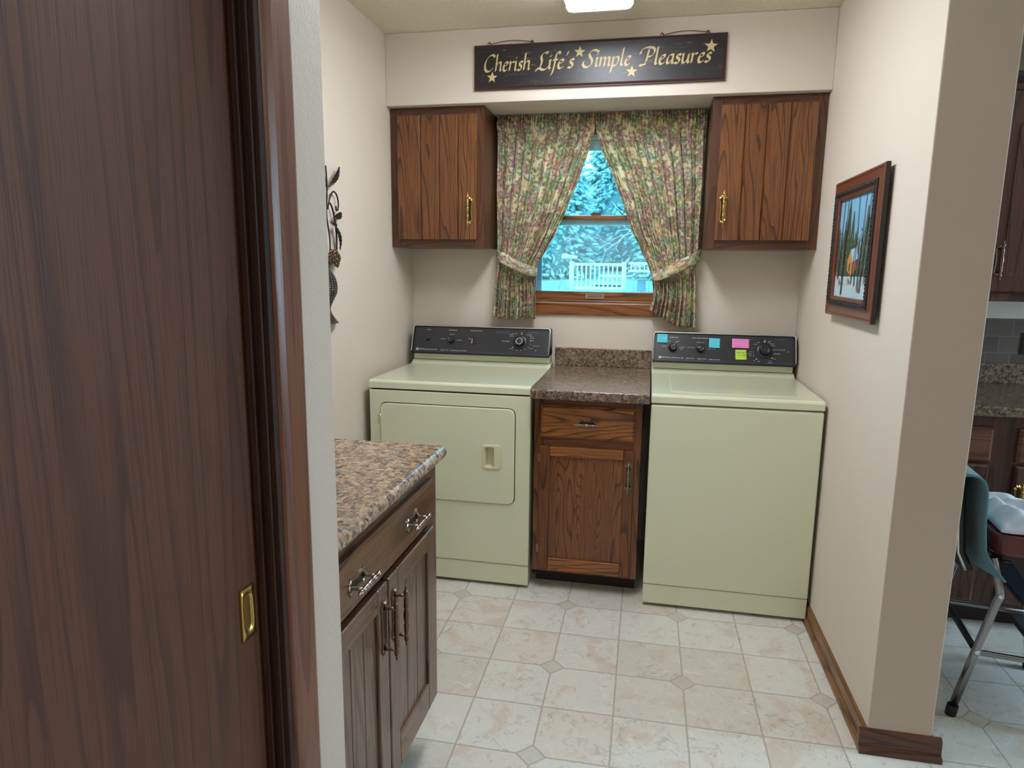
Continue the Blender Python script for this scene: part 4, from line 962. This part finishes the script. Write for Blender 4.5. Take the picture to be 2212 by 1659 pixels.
cv.box(px_, XR - .011, ay0 - .004, ay1 + .004, az0 - .004, az1 + .004)
poly([(0, 0), (1, 0), (1, .3), (.8, .33), (.6, .28), (.4, .31), (.2, .27), (0, .32)], 1, .0004)
def pine(u, w, top, bot, mi, l):
    L, R_ = [], []; k = 9
    for i in range(k + 1):
        t = i / k; v = top + (bot - top) * t; ww = w * (.1 + .9 * t ** .8) * (1 + .35 * (rr.random() - .5)); L.append((max(0, u - ww), v)); R_.append((min(1, u + ww), v - .01))
    poly(L + R_[::-1], mi, l)
for i, (u, w, tp_) in enumerate([(.03, .07, .72), (.12, .07, .6), (.2, .08, .78), (.30, .10, .98), (.42, .09, .86), (.52, .07, .66), (.63, .05, .60), (.72, .06, .62), (.80, .09, .88), (.90, .10, .99), (.98, .08, .98)]):
    pine(u, w, tp_, .22, 2, .0006 + i * .00003)
for i in range(260):
    u, v = rr.uniform(.02, .97), rr.uniform(.26, .66); d = rr.uniform(.008, .022)
    poly([(u, v), (u + d * .2, v + d * 1.6), (u + d, v + d * .4), (u + d * .7, v - d * .5)], rr.choice((3, 3, 8, 2)), .0012 + i * .000003)
poly([(.36, .27), (.50, .22), (.50, .36), (.43, .47), (.36, .38)], 4, .0021); poly([(.50, .22), (.62, .28), (.62, .40), (.50, .36)], 6, .00215)
poly([(.43, .48), (.50, .35), (.65, .39), (.60, .50)], 5, .0022); poly([(.41, .27), (.45, .255), (.45, .33), (.43, .35), (.41, .33)], 2, .0023)
for u0, u1, v0, v1 in ((.13, .10, 1, .18), (.24, .22, 1, .02), (.29, .24, .9, .03), (.55, .60, 1, .12), (.57, .50, .6, .14), (.74, .68, 1, .10), (.86, .76, 1, .06), (.92, .86, 1, .16), (.97, .93, 1, .2), (.78, .70, .3, .07)):
    poly([(u0 - .006, v0), (u0 + .006, v0), (u1 + .009, v1), (u1 - .009, v1)], 7, .0024 + u0 * .0002)
for u, v in ((.15, .12), (.42, .13), (.70, .06), (.86, .14), (.05, .2)):
    for k in range(9):
        a = pi * k / 8; poly([(u, v), (u + .05 * cos(a) + .004, v + .06 * sin(a)), (u + .05 * cos(a) - .01, v + .065 * sin(a) + .005)], 6, .0026 + k * .00002)
cv.build('canvas', [SKY, SNOW, PINE, PINE2, CAB, ROOF, BUSH, TRK, flat('paint_pale_green', (120, 140, 116), .65, var=.4)], pa)

# ------------------------------------------------------------------ iron urn wall decor on the left wall
de = thing('metal_wall_decor', 'wrought metal urn with flowers and scrolling vines on the left wall', 'wall decor', (XL, -.985, 1.18))
xd = XL + .014; yc0 = -.985
b = MB(); pr = [(.0, 1.183), (.062, 1.183), (.036, 1.205), (.014, 1.235), (.026, 1.262), (.056, 1.300), (.060, 1.335), (.044, 1.368), (.014, 1.392), (.018, 1.402), (.040, 1.414), (.044, 1.420), (.0, 1.420)]
n_ = 10
pr = [(max(0, p.x), p.y) for p in spline(pr[1:-1], 4)]
for (r0, z0), (r1, z1) in zip(pr, pr[1:]):
    for k in range(n_):
        a0, a1 = pi * k / n_, pi * (k + 1) / n_
        b.F([b.V((XL + .002 + .5 * r * sin(a), yc0 - r * cos(a), z)) for r, z, a in ((r0, z0, a0), (r0, z0, a1), (r1, z1, a1), (r1, z1, a0))], True)
b.build('urn', 'urn', de, solid=.0015)
b = MB(); b.tube(spline([(xd, yc0 + q * cos(a), zz) for q, a, zz in ((.038, 0, 1.415), (.062, 0, 1.46), (.068, 0, 1.52), (.058, 0, 1.58), (.036, 0, 1.63), (.015, 0, 1.645), (.005, 0, 1.635))]), .0035, 8)
for sgn in (-1,): b.tube(spline([(xd, yc0 - .038, 1.415), (xd, yc0 - .064, 1.47), (xd, yc0 - .066, 1.54), (xd, yc0 - .04, 1.62)]), .0035, 8)
b.tube(spline([(xd, yc0, 1.42), (xd, yc0 + .01, 1.5), (xd, yc0 - .01, 1.6), (xd, yc0, 1.7), (xd, yc0 - .005, 1.78)]), .003, 8)
b.tube(spline([(xd, yc0, 1.62), (xd, yc0 + .022, 1.665), (xd, yc0 + .05, 1.69), (xd, yc0 + .078, 1.682), (xd, yc0 + .092, 1.655), (xd, yc0 + .088, 1.628), (xd, yc0 + .074, 1.622), (xd, yc0 + .070, 1.638)]), .0032, 8)
b.tube(spline([(xd, yc0 - .01, 1.60), (xd, yc0 - .03, 1.65), (xd, yc0 - .07, 1.66), (xd, yc0 - .09, 1.63)]), .0032, 8)
b.build('scroll_stems', 'iron', de)
def leaf(p, q, w, lift=.01):
    p, q = Vector(p), Vector(q); d = q - p; e = Vector((0, -d.z, d.y)).normalized()
    b = MB(); b.grid(lambda u, v: p + d * u + e * ((v - .5) * 2 * w * sin(pi * min(1, u * .96 + .02)) ** .8) + Vector((lift * sin(pi * u) + .004 * abs(v - .5) * 2 + .0012 * sin(u * 40), 0, 0)), 20, 6); b.build('leaf', 'iron_leaf', de, solid=.0012)
leaf((xd, -.975, 1.705), (xd, -.880, 1.790), .013); leaf((xd, -.950, 1.59), (xd, -.872, 1.612), .013); leaf((xd, -.935, 1.565), (xd, -.895, 1.470), .013)
leaf((xd, -.965, 1.57), (xd, -.925, 1.552), .008); leaf((xd, -1.0, 1.7), (xd, -1.07, 1.76), .013); leaf((xd, -1.03, 1.56), (xd, -1.06, 1.47), .013)
for y, z in ((-.950, 1.452), (-.930, 1.437), (-.965, 1.432), (-.985, 1.452), (-.942, 1.418), (-1.01, 1.435)):
    b = MB()
    for k in range(5):
        a = 2 * pi * k / 5; b.lathe([(.0005, 0), (.007, .003), (.009, .007), (.006, .010), (.0005, .011)], (xd + .006, y + .009 * cos(a), z + .009 * sin(a)), (1, .5 * cos(a), .5 * sin(a)), 8)
    b.lathe([(.005, 0), (.004, .006), (.001, .008)], (xd + .012, y, z), (1, 0, 0), 8); b.build('metal_flower', 'bronze', de)

# ------------------------------------------------------------------ ceiling light
cl = thing('ceiling_light', 'lit rectangular fluorescent light fixture on the ceiling', 'light', (.34, -1.2, ZC))
b = MB(); b.box(.211, .474, -1.845, -.63, 2.417, ZC - .0008); b.build('housing', 'fixture', cl, bevel=.003)
b = MB(); b.prism([(.216, 2.4165), (.216, 2.406), (.226, 2.392), (.244, 2.3885), (.441, 2.3885), (.459, 2.392), (.469, 2.406), (.469, 2.4165)], 'Y', -1.84, -.632); b.build('diffuser', 'lens', cl)
for y in (-1.845, -.6315): MB().prism([(.213, 2.4165), (.213, 2.404), (.224, 2.390), (.243, 2.3865), (.442, 2.3865), (.461, 2.390), (.472, 2.404), (.472, 2.4165)], 'Y', y, y + .004 if y < -1 else y + .014).build('end_cap', 'fixture', cl)
hl = thing('ceiling_light', 'added round fill light on the ceiling behind the viewer', 'light', (.75, -4.6, ZC))  # unseen fixture added around the fill lamp
MB().lathe([(.17, 0), (.17, -.03), (.12, -.075), (.001, -.09)], (.75, -4.6, ZC - .001), (0, 0, 1), 32).build('shade', emit('fill_light_shade', (1, .93, .84), 1.5), hl)

# ------------------------------------------------------------------ kitchen beyond the wall end
kb = thing('kitchen_base_cabinet', 'dark kitchen base cabinets seen past the wall end, right edge', 'cabinet', (3.0, -.3, 0))
b = MB(); b.box(XK + .001, 4.7, -.6, -.002, .09, .873); b.build('cabinet_box', 'cabinet_dark', kb)
MB().box(XK + .001, 4.7, -.545, -.002, 0, .0895).build('toe_kick', 'toe', kb)
for i, (x0, x1) in enumerate(((1.50, 1.897), (1.985, 2.38), (2.46, 2.86))):
    b = MB(); slab_front(b, x0, x1, .690, .824, -.620, -.6005, .009); b.build('drawer', 'cabinet_dark_x', kb)
    b = MB(); slab_front(b, x0, x1, .115, .678, -.620, -.6005, .009); d = b.build('door', 'cabinet_dark', kb)
    MB().box(x0 + .05, x1 - .05, -.6225, -.6201, .17, .62).build('door_panel', 'cabinet_dark', d)
    pull(((1.868, 2.004, 2.83)[i], -.620, .545), (0, 0, 1), (0, -1, 0), .150, .108, .036, 'brass', d)
kw = thing('worktop', 'grey-brown stone-look kitchen worktop with raised back edge, right edge of view', 'countertop', (3.0, -.33, .874))
MB().prism(counter_prof(-.650, -.0008, .874, .912, .012), 'X', XK + .001, 4.7, True).build('counter_slab', 'granite_kitchen', kw, wn=True)
MB().prism([(-.0065, .9125), (-.0065, 1.0), (-.012, 1.004), (-.022, 1.002), (-.026, .994), (-.026, .9125)], 'X', XK + .001, 4.7, True).build('backsplash', 'granite_kitchen', kw, wn=True)
ku = thing('wall_cabinet', 'dark kitchen upper cabinet with arched panel door, right edge of view', 'cabinet', (2.4, -.0006, 1.285))
b = MB(); b.box(1.62, 3.6, -.29, -.0006, 1.292, 2.145); b.build('cabinet_box', 'cabinet_dark', ku)
b = MB(); b.prism([(-.29, 2.146), (-.32, 2.165), (-.32, 2.185), (-.0006, 2.185), (-.0006, 2.146)], 'X', 1.61, 3.6); b.build('cornice', 'toe', ku)
for i, (x0, x1) in enumerate(((1.935, 2.36), (2.40, 2.82))):
    b = MB(); slab_front(b, x0, x1, 1.325, 2.120, -.312, -.2905, .009); d = b.build('door', 'cabinet_dark', ku)
    b = MB(); pts = [(x0 + .05, 1.39), (x1 - .05, 1.39), (x1 - .05, 1.98)] + [(x1 - .05 - (x1 - x0 - .1) * k / 12, 1.98 + .05 * sin(pi * k / 12) ** .7) for k in range(1, 12)] + [(x0 + .05, 1.98)]
    b.prism(pts, 'Y', -.316, -.3125); b.build('door_panel', 'cabinet_dark', d, bevel=.002)
    pull(((1.968, 2.79)[i], -.312, 1.458), (0, 0, 1), (0, -1, 0), .16, .108, .036, 'bronze', d)
b = MB()
b.lathe([(.001, 0), (.10, .002), (.145, .012), (.15, .016), (.145, .018), (.10, .008), (.001, .006)], (2.235, -.03, 2.355), (0, -1, 0), 36)
tag(b.build('decorative_plate', 'frame_black'), 'dark round plate above the kitchen cabinets, top right corner', 'plate')
ou = thing('wall_outlet', 'black outlet plate on the kitchen tiles, right edge of view', 'outlet', (2.275, -.007, 1.09))
MB().prism(rrect(2.240, 2.310, 1.045, 1.145, .006), 'Y', -.011, -.0065).build('cover_plate', 'frame_black', ou)
b = MB()
for z in (1.075, 1.115): b.prism(rrect(2.260, 2.290, z - .013, z + .013, .008), 'Y', -.0125, -.0112)
b.build('socket', 'console_edge', ou)

# ------------------------------------------------------------------ step stool chair with towel and cloth
ch = thing('step_stool_chair', 'chrome and black folding step stool with burgundy seat standing in the kitchen', 'stool', (1.78, -1.05, 0))
yn, yf_ = -1.232, -.845
for y in (yn, yf_):
    b = MB(); b.tube([(1.597, y, .022), (1.640, y, .228), (1.678, y, .405), (1.684, y, .427), (1.681, y, .447), (1.652, y, .549)], .0125, 12)
    lg = b.build('rear_leg', 'dark_chrome', ch)
    MB().lathe([(.016, 0), (.017, .02), (.0165, .036)], (1.597 - .002, y, .0), (.13, 0, 1), 14).build('rubber_foot', 'black_rubber', lg)
    b = MB(); b.tube([(1.935, y, .022), (1.905, y, .24), (1.875, y, .45), (1.862, y, .548)], .0115, 12); lg = b.build('front_leg', 'dark_chrome', ch)
    MB().lathe([(.016, 0), (.017, .02), (.0165, .034)], (1.937, y, .0), (-.13, 0, 1), 14).build('rubber_foot', 'black_rubber', lg)
    b = MB(); b.tube([(1.640, y + (.014 if y == yn else -.014), .232), (1.66, y + (.014 if y == yn else -.014), .222), (1.80, y + (.014 if y == yn else -.014), .221), (1.99, y + (.014 if y == yn else -.014), .221)], .0095, 10); b.build('side_bar', 'dark_chrome', ch)
    for px, pz in ((1.640, .232), (1.682, .427)): MB().lathe([(.0085, 0), (.008, .003), (.003, .005)], (px, y - .0115, pz), (0, -1, 0), 12).build('rivet', 'alum', ch)
b = MB(); b.tube([(1.640, yn + .02, .236), (1.640, yf_ - .02, .236)], .011, 10); b.build('crossbar', 'black_vinyl', ch)
b = MB(); b.prism(rrect(1.845, 2.10, yn + .022, yf_ - .022, .02), 'Z', .196, .212); b.build('lower_tread', 'tread', ch, bevel=.004)
b = MB(); b.prism(rrect(1.755, 1.97, yn + .028, yf_ - .028, .02), 'Z', .388, .402); b.build('upper_tread', 'tread', ch, bevel=.004)
for y in (yn + .0205, yf_ - .0265): MB().prism([(1.705, .540), (1.96, .540), (1.96, .404), (1.80, .404), (1.755, .47)], 'Y', y, y + .005).build('step_bracket', 'black_vinyl', ch)
b = MB(); b.prism(rrect(1.648, 1.985, yn - .006, yf_ + .006, .05, 6), 'Z', .553, .622); b.build('seat', 'burgundy', ch, bevel=.014, seg=4)
b = MB(); b.prism(rrect(1.66, 1.97, yn + .006, yf_ - .006, .04, 6), 'Z', .540, .5525); b.build('seat_rim', 'black_vinyl', ch)
# backrest: curved shell with bright trim along its edge
def bk(u, v): return (1.572 - .030 * v + .02 * max(0, .2 - v) * 5 + .016 * (1 - (2 * u - 1) ** 2) * -1, yn - .008 + (yf_ - yn + .016) * u, .498 + .282 * v)
b = MB(); b.grid(bk, 14, 10); br_ = b.build('backrest', 'black_vinyl', ch, solid=.022)
b = MB(); q = [Vector(bk(0, k / 10)) for k in range(11)] + [Vector(bk(k / 14, 1)) for k in range(1, 14)] + [Vector(bk(1, 1 - k / 10)) for k in range(11)]
b.tube([p + Vector((-.010, 0, 0)) for p in q], .0045, 8); b.build('backrest_trim', 'alum', ch)
def drape(prof, y0, y1, name, mat, label, cat, wob=.006, seed=0):
    b = MB(); n_ = len(prof) - 1
    sp = spline([(p[0], p[1]) for p in prof], 6); m_ = len(sp) - 1
    def fn(u, v):
        p = sp[min(m_, int(round(v * m_)))]; y = y0 + (y1 - y0) * u
        k = mnoise.noise(Vector((u * 5 + seed, v * 4, seed))) * wob * abs(v - .3)
        fl = max(0, 1 - u * 7) * max(0, min(1, (.575 - p.y) / .07)) ** 1.5
        return (p.x + k + .055 * fl, y - .022 * fl + .006 * mnoise.noise(Vector((seed, u * 2, v * 6))), p.y + k * .4 - .012 * fl)
    b.grid(fn, 30, m_); return tag(b.build(name, mat, solid=.006), label, cat)
tw = drape([(1.515, .735), (1.520, .775), (1.536, .800), (1.560, .806), (1.590, .796), (1.604, .77), (1.608, .72), (1.612, .66), (1.618, .60), (1.620, .56), (1.619, .53), (1.620, .505)], yn - .030, yf_ + .02, 'hand_towel', 'towel', 'teal towel draped over the back of the step stool chair', 'towel', .008, 2)
b = MB()
def clo(u, v):
    x = 1.668 + .32 * u; y = yn + .012 + .33 * v
    e = min(u, 1 - u, v, 1 - v); h = .626 + .052 * min(1, e * 6) ** .5 * (.6 + .8 * abs(mnoise.noise(Vector((u * 3.2, v * 3.2, 4))))) + .03 * min(1, e * 5) * mnoise.noise(Vector((u * 6, v * 5, 9)))
    return (x + .012 * mnoise.noise(Vector((u * 4, v * 4, 1))), y + .012 * mnoise.noise(Vector((u * 4, v * 4, 7))), max(.6265, h))
b.grid(clo, 40, 40); cw = tag(b.build('folded_cloth', 'white_cloth', solid=.003), 'crumpled white cloth lying on the burgundy seat of the step stool', 'cloth')

RZ = Matrix.Translation((1.597, -1.232, 0)) @ Matrix.Rotation(radians(-7), 4, 'Z') @ Matrix.Translation((-1.597, 1.232, 0))
ch.location = RZ @ ch.location; ch.rotation_euler.z = radians(-7)
for o in (tw, cw): o.data.transform(RZ)

# ------------------------------------------------------------------ garden beyond the window
def terr(x, y): return -.45 + (y - .2) * .0585
b = MB(); b.grid(lambda u, v: (-22 + 44 * u, .2 + 60 * v, terr(0, .2 + 60 * v)), 20, 40)
gr = b.build('garden_ground', 'lawn'); gr['kind'] = 'structure'
# spruce: drooping clumps of needles round a trunk
def spruce_mesh(seed, H, R):
    rd = random.Random(seed); b = MB()
    ico = bmesh.new(); bmesh.ops.create_icosphere(ico, subdivisions=1, radius=1.0); iv = [v.co.copy() for v in ico.verts]; fi = [[v.index for v in f.verts] for f in ico.faces]; ico.free()
    for k in range(820):                       # branches: each a drooping arm carrying short needle fingers
        t = ((k + rd.random()) / 820) ** .85; z = .15 + (H - .5) * t; rad = R * (1 - t) ** .75 * rd.uniform(.8, 1.08) + .12; a = k * 2.39996 + rd.uniform(-.3, .3)
        for m in range(7):
            f = .45 + .55 * (m + rd.random()) / 7; rr_ = rad * f; zz = z - .35 * rad * f * f + rd.uniform(-.08, .08); aa = a + rd.uniform(-.5, .5) * .5 / max(.4, rr_)
            L = rd.uniform(.17, .30); w = rd.uniform(.05, .085)
            d = Vector((cos(aa), sin(aa), -rd.uniform(.0, .6))).normalized(); d = (d + Vector((rd.uniform(-.7, .7), rd.uniform(-.7, .7), rd.uniform(-.3, .3)))).normalized()
            q = d.to_track_quat('X', 'Z').to_matrix().to_4x4(); b.X = Matrix.Translation((rr_ * cos(aa), rr_ * sin(aa), zz)) @ q @ Matrix.Diagonal((L, w, w * 1.1, 1))
            vs = [b.V(c * (1 + .16 * (rd.random() - .5))) for c in iv]
            for fc_ in fi: b.F([vs[i] for i in fc_], True)
    b.X = Matrix.Identity(4); b.lathe([(R * .6, .1), (R * .5, H * .25), (R * .34, H * .55), (.12, H * .93), (.02, H * .97)], (0, 0, 0), (0, 0, 1), 24)
    b.X = Matrix.Identity(4); return b
def spruce(seed, H, R, label):
    root = thing('spruce_tree', label, 'tree', (0, 0, 0), 'spruces behind the garden deck')
    spruce_mesh(seed, H, R).build('foliage', 'spruce', root); b = MB(); b.tube([(0, 0, 0), (0, 0, H * .5), (0, 0, H * .97)], [.2, .12, .02], 8); b.build('trunk', 'bark', root)
    return root
def copy_tree(o, parent=None):
    c = o.copy(); COL.objects.link(c); c.parent = parent
    for k in list(o.children): copy_tree(k, c)
    return c
sa = spruce(1, 10.5, 2.3, 'blue spruce tree seen low in the window, rightmost behind the deck railing')
lab = ['blue spruce low behind the picket railing, left half of the window view', 'tall far spruce seen in the upper window between the curtains', 'far spruce at the left edge of the window view']
for (x, y, rz, sc), l in zip(((-3.8, 25.8, .9, 1.0), (-1.1, 32.2, 2.2, 1.15), (-7.4, 32.0, 4.0, 1.1)), lab):
    c = copy_tree(sa); c.location = (x, y, terr(x, y) - .05); c.rotation_euler.z = rz; c.scale = (sc,) * 3; c['label'] = l
sa.location = (1.75, 25.8, terr(0, 25.8) - .05)
# white deck railing
def railing(x0, x1, y, zb, zt, step, label, posts):
    root = thing('deck_railing', label, 'railing', ((x0 + x1) / 2, y, zb - .1), 'white garden deck railings')
    b = MB(); b.box(x0, x1, y - .04, y + .04, zt - .09, zt); b.build('top_rail', 'white_vinyl', root)
    b = MB(); b.box(x0, x1, y - .03, y + .03, zb, zb + .09); b.build('bottom_rail', 'white_vinyl', root)
    k = 0; x = x0 + step * .6
    while x < x1 - .03:
        MB().box(x - .022, x + .022, y - .02, y + .02, zb + .09, zt - .09).build('baluster', 'white_vinyl', root); x += step
    for p in posts: MB().box(p - .07, p + .07, y - .07, y + .07, zb - .45, zt + .04).build('post', 'white_vinyl', root)
railing(-2.0, -.40, 20, .71, 1.60, .15, 'white picket railing beyond the window, left of the wide post', (-2.11, -.33))
railing(-.25, 1.6, 22, 1.30, 1.66, .16, 'short white railing farther back, right side of the window view', (1.66,))
b = MB(); b.box(-.3, 1.8, 20.4, 22.6, .60, .72); tag(b.build('deck_platform', 'stain_grey'), 'raised deck floor behind the white railings, low right in the window', 'deck')
b = MB(); b.box(-1.2, -.45, 20.9, 22.5, 1.12, 1.20); b.box(-1.5, -.45, 20.9, 22.0, .85, .93)
tag(b.build('deck_step', 'white_vinyl'), 'white deck steps behind the picket railing', 'steps')
# spotting scope on the post
sc_ = thing('garden_scope', 'pale tube-shaped device on top of the left railing post', 'telescope', (-2.11, 20, 1.64))
b = MB(); b.lathe([(.05, -.25), (.055, -.2), (.07, .15), (.085, .2), (.085, .27)], (-2.18, 20, 1.80), (-1, -.35, .05), 16); b.build('tube', 'white_vinyl', sc_)
b = MB(); b.lathe([(.02, 0), (.02, .12)], (-2.13, 20, 1.64), (0, 0, 1), 8); b.build('mount', 'stain_grey', sc_)
# plant stand and garden plants
ps = thing('plant_stand', 'thin dark metal plant stand on the lawn left of the railing post', 'stand', (-2.4, 19.6, terr(0, 19.6)))
b = MB(); zg = terr(0, 19.6)
for a in (0, 2.1, 4.2): b.tube([(-2.4 + .2 * cos(a), 19.6 + .2 * sin(a), zg), (-2.4 - .03 * cos(a), 19.6, zg + .45), (-2.4 + .14 * cos(a), 19.6 + .1 * sin(a), zg + .72)], .012, 6)
b.build('stand_legs', 'stain_grey', ps)
MB().lathe([(.06, 0), (.10, .09), (.10, .1)], (-2.4, 19.6, zg + .42), (0, 0, 1), 12).build('bowl', 'white_vinyl', ps)
def plant(x, y, z, r, label, pink=False):
    rd = random.Random(int(x * 100)); b = MB()
    for k in range(60):
        a = rd.uniform(0, 2 * pi); e = rd.uniform(0, 1.3); c = Vector((x + r * cos(a) * cos(e) * rd.random(), y + r * sin(a) * cos(e), z + r * .6 * sin(e) * rd.random() + .02)); d = Vector((cos(a) * cos(e), sin(a), sin(e))) * r * .5; t = Vector((-sin(a), cos(a), .3)) * r * .14
        b.F([b.V(c - t * .3), b.V(c + d * .5 - t), b.V(c + d), b.V(c + d * .5 + t)])
    tag(b.build('potted_plant', M['note_pink'] if pink else 'plant', solid=.006), label, 'plant', 'garden plants on the deck')
plant(-1.62, 20.0, 1.64, .13, 'leafy plant overflowing the railing beside the left post'); plant(-1.22, 20.0, 1.64, .13, 'leafy plant on the railing, second from the left post'); plant(-.82, 20.0, 1.64, .13, 'leafy plant on the railing near the steps')
plant(.05, 21.8, 1.42, .13, 'small pink flowering plant below the far railing', True)
tb = thing('patio_table', 'small round-topped patio table low right in the window view', 'table', (.28, 19.2, terr(0, 19.2)))
z_ = terr(0, 19.2)
MB().lathe([(.13, 0), (.15, .02), (.13, .36), (.20, .38), (.20, .40), (.001, .40)], (.28, 19.2, z_ + .04), (0, 0, 1), 16).build('pedestal', flat('blue_grey_metal', (110, 130, 150), .6), tb)
for xx, l in ((-.13, 'thin metal patio chair left of the small table outside'), (.68, 'thin metal patio chair right of the small table outside')):
    c_ = thing('patio_chair', l, 'chair', (xx, 19.3, z_), 'patio chairs outside'); b = MB(); b.tube([(xx - .16, 19.3, z_), (xx - .15, 19.3, z_ + .42), (xx - .08, 19.3, z_ + .5), (xx + .08, 19.3, z_ + .5), (xx + .15, 19.3, z_ + .42), (xx + .16, 19.3, z_)], .012, 6); b.build('chair_frame', 'stain_grey', c_)
    b = MB(); b.box(xx - .14, xx + .14, 19.31, 19.6, z_ + .22, z_ + .235); b.build('chair_seat', 'stain_grey', c_)
# bare branch reaching in from the right
rd = random.Random(12); b = MB()
def branch(p, d, L, r, dep):
    pts = [p]; q = p.copy()
    for k in range(5):
        d = (d + Vector((rd.uniform(-.15, .15), rd.uniform(-.1, .1), rd.uniform(-.18, .14)))).normalized(); q = q + d * L / 5; pts.append(q.copy())
        if dep > 0 and k in (1, 2, 3): branch(q.copy(), (d + Vector((rd.uniform(-.3, .2), 0, rd.choice((-1, 1)) * rd.uniform(.3, .8)))).normalized(), L * .55, r * .55, dep - 1)
    b.tube(pts, [r * (1 - .15 * k) for k in range(6)], 5)
branch(Vector((1.9, 21.5, 3.1)), Vector((-1, 0, -.22)), 2.6, .022, 3)
b.tube([(1.9, 21.5, terr(0, 21.5)), (1.95, 21.5, 2.0), (1.9, 21.5, 3.1), (1.8, 21.5, 4.5)], [.08, .06, .05, .02], 8)
tag(b.build('bare_tree', 'twig'), 'bare pale branches reaching in from the right outside the window', 'tree')
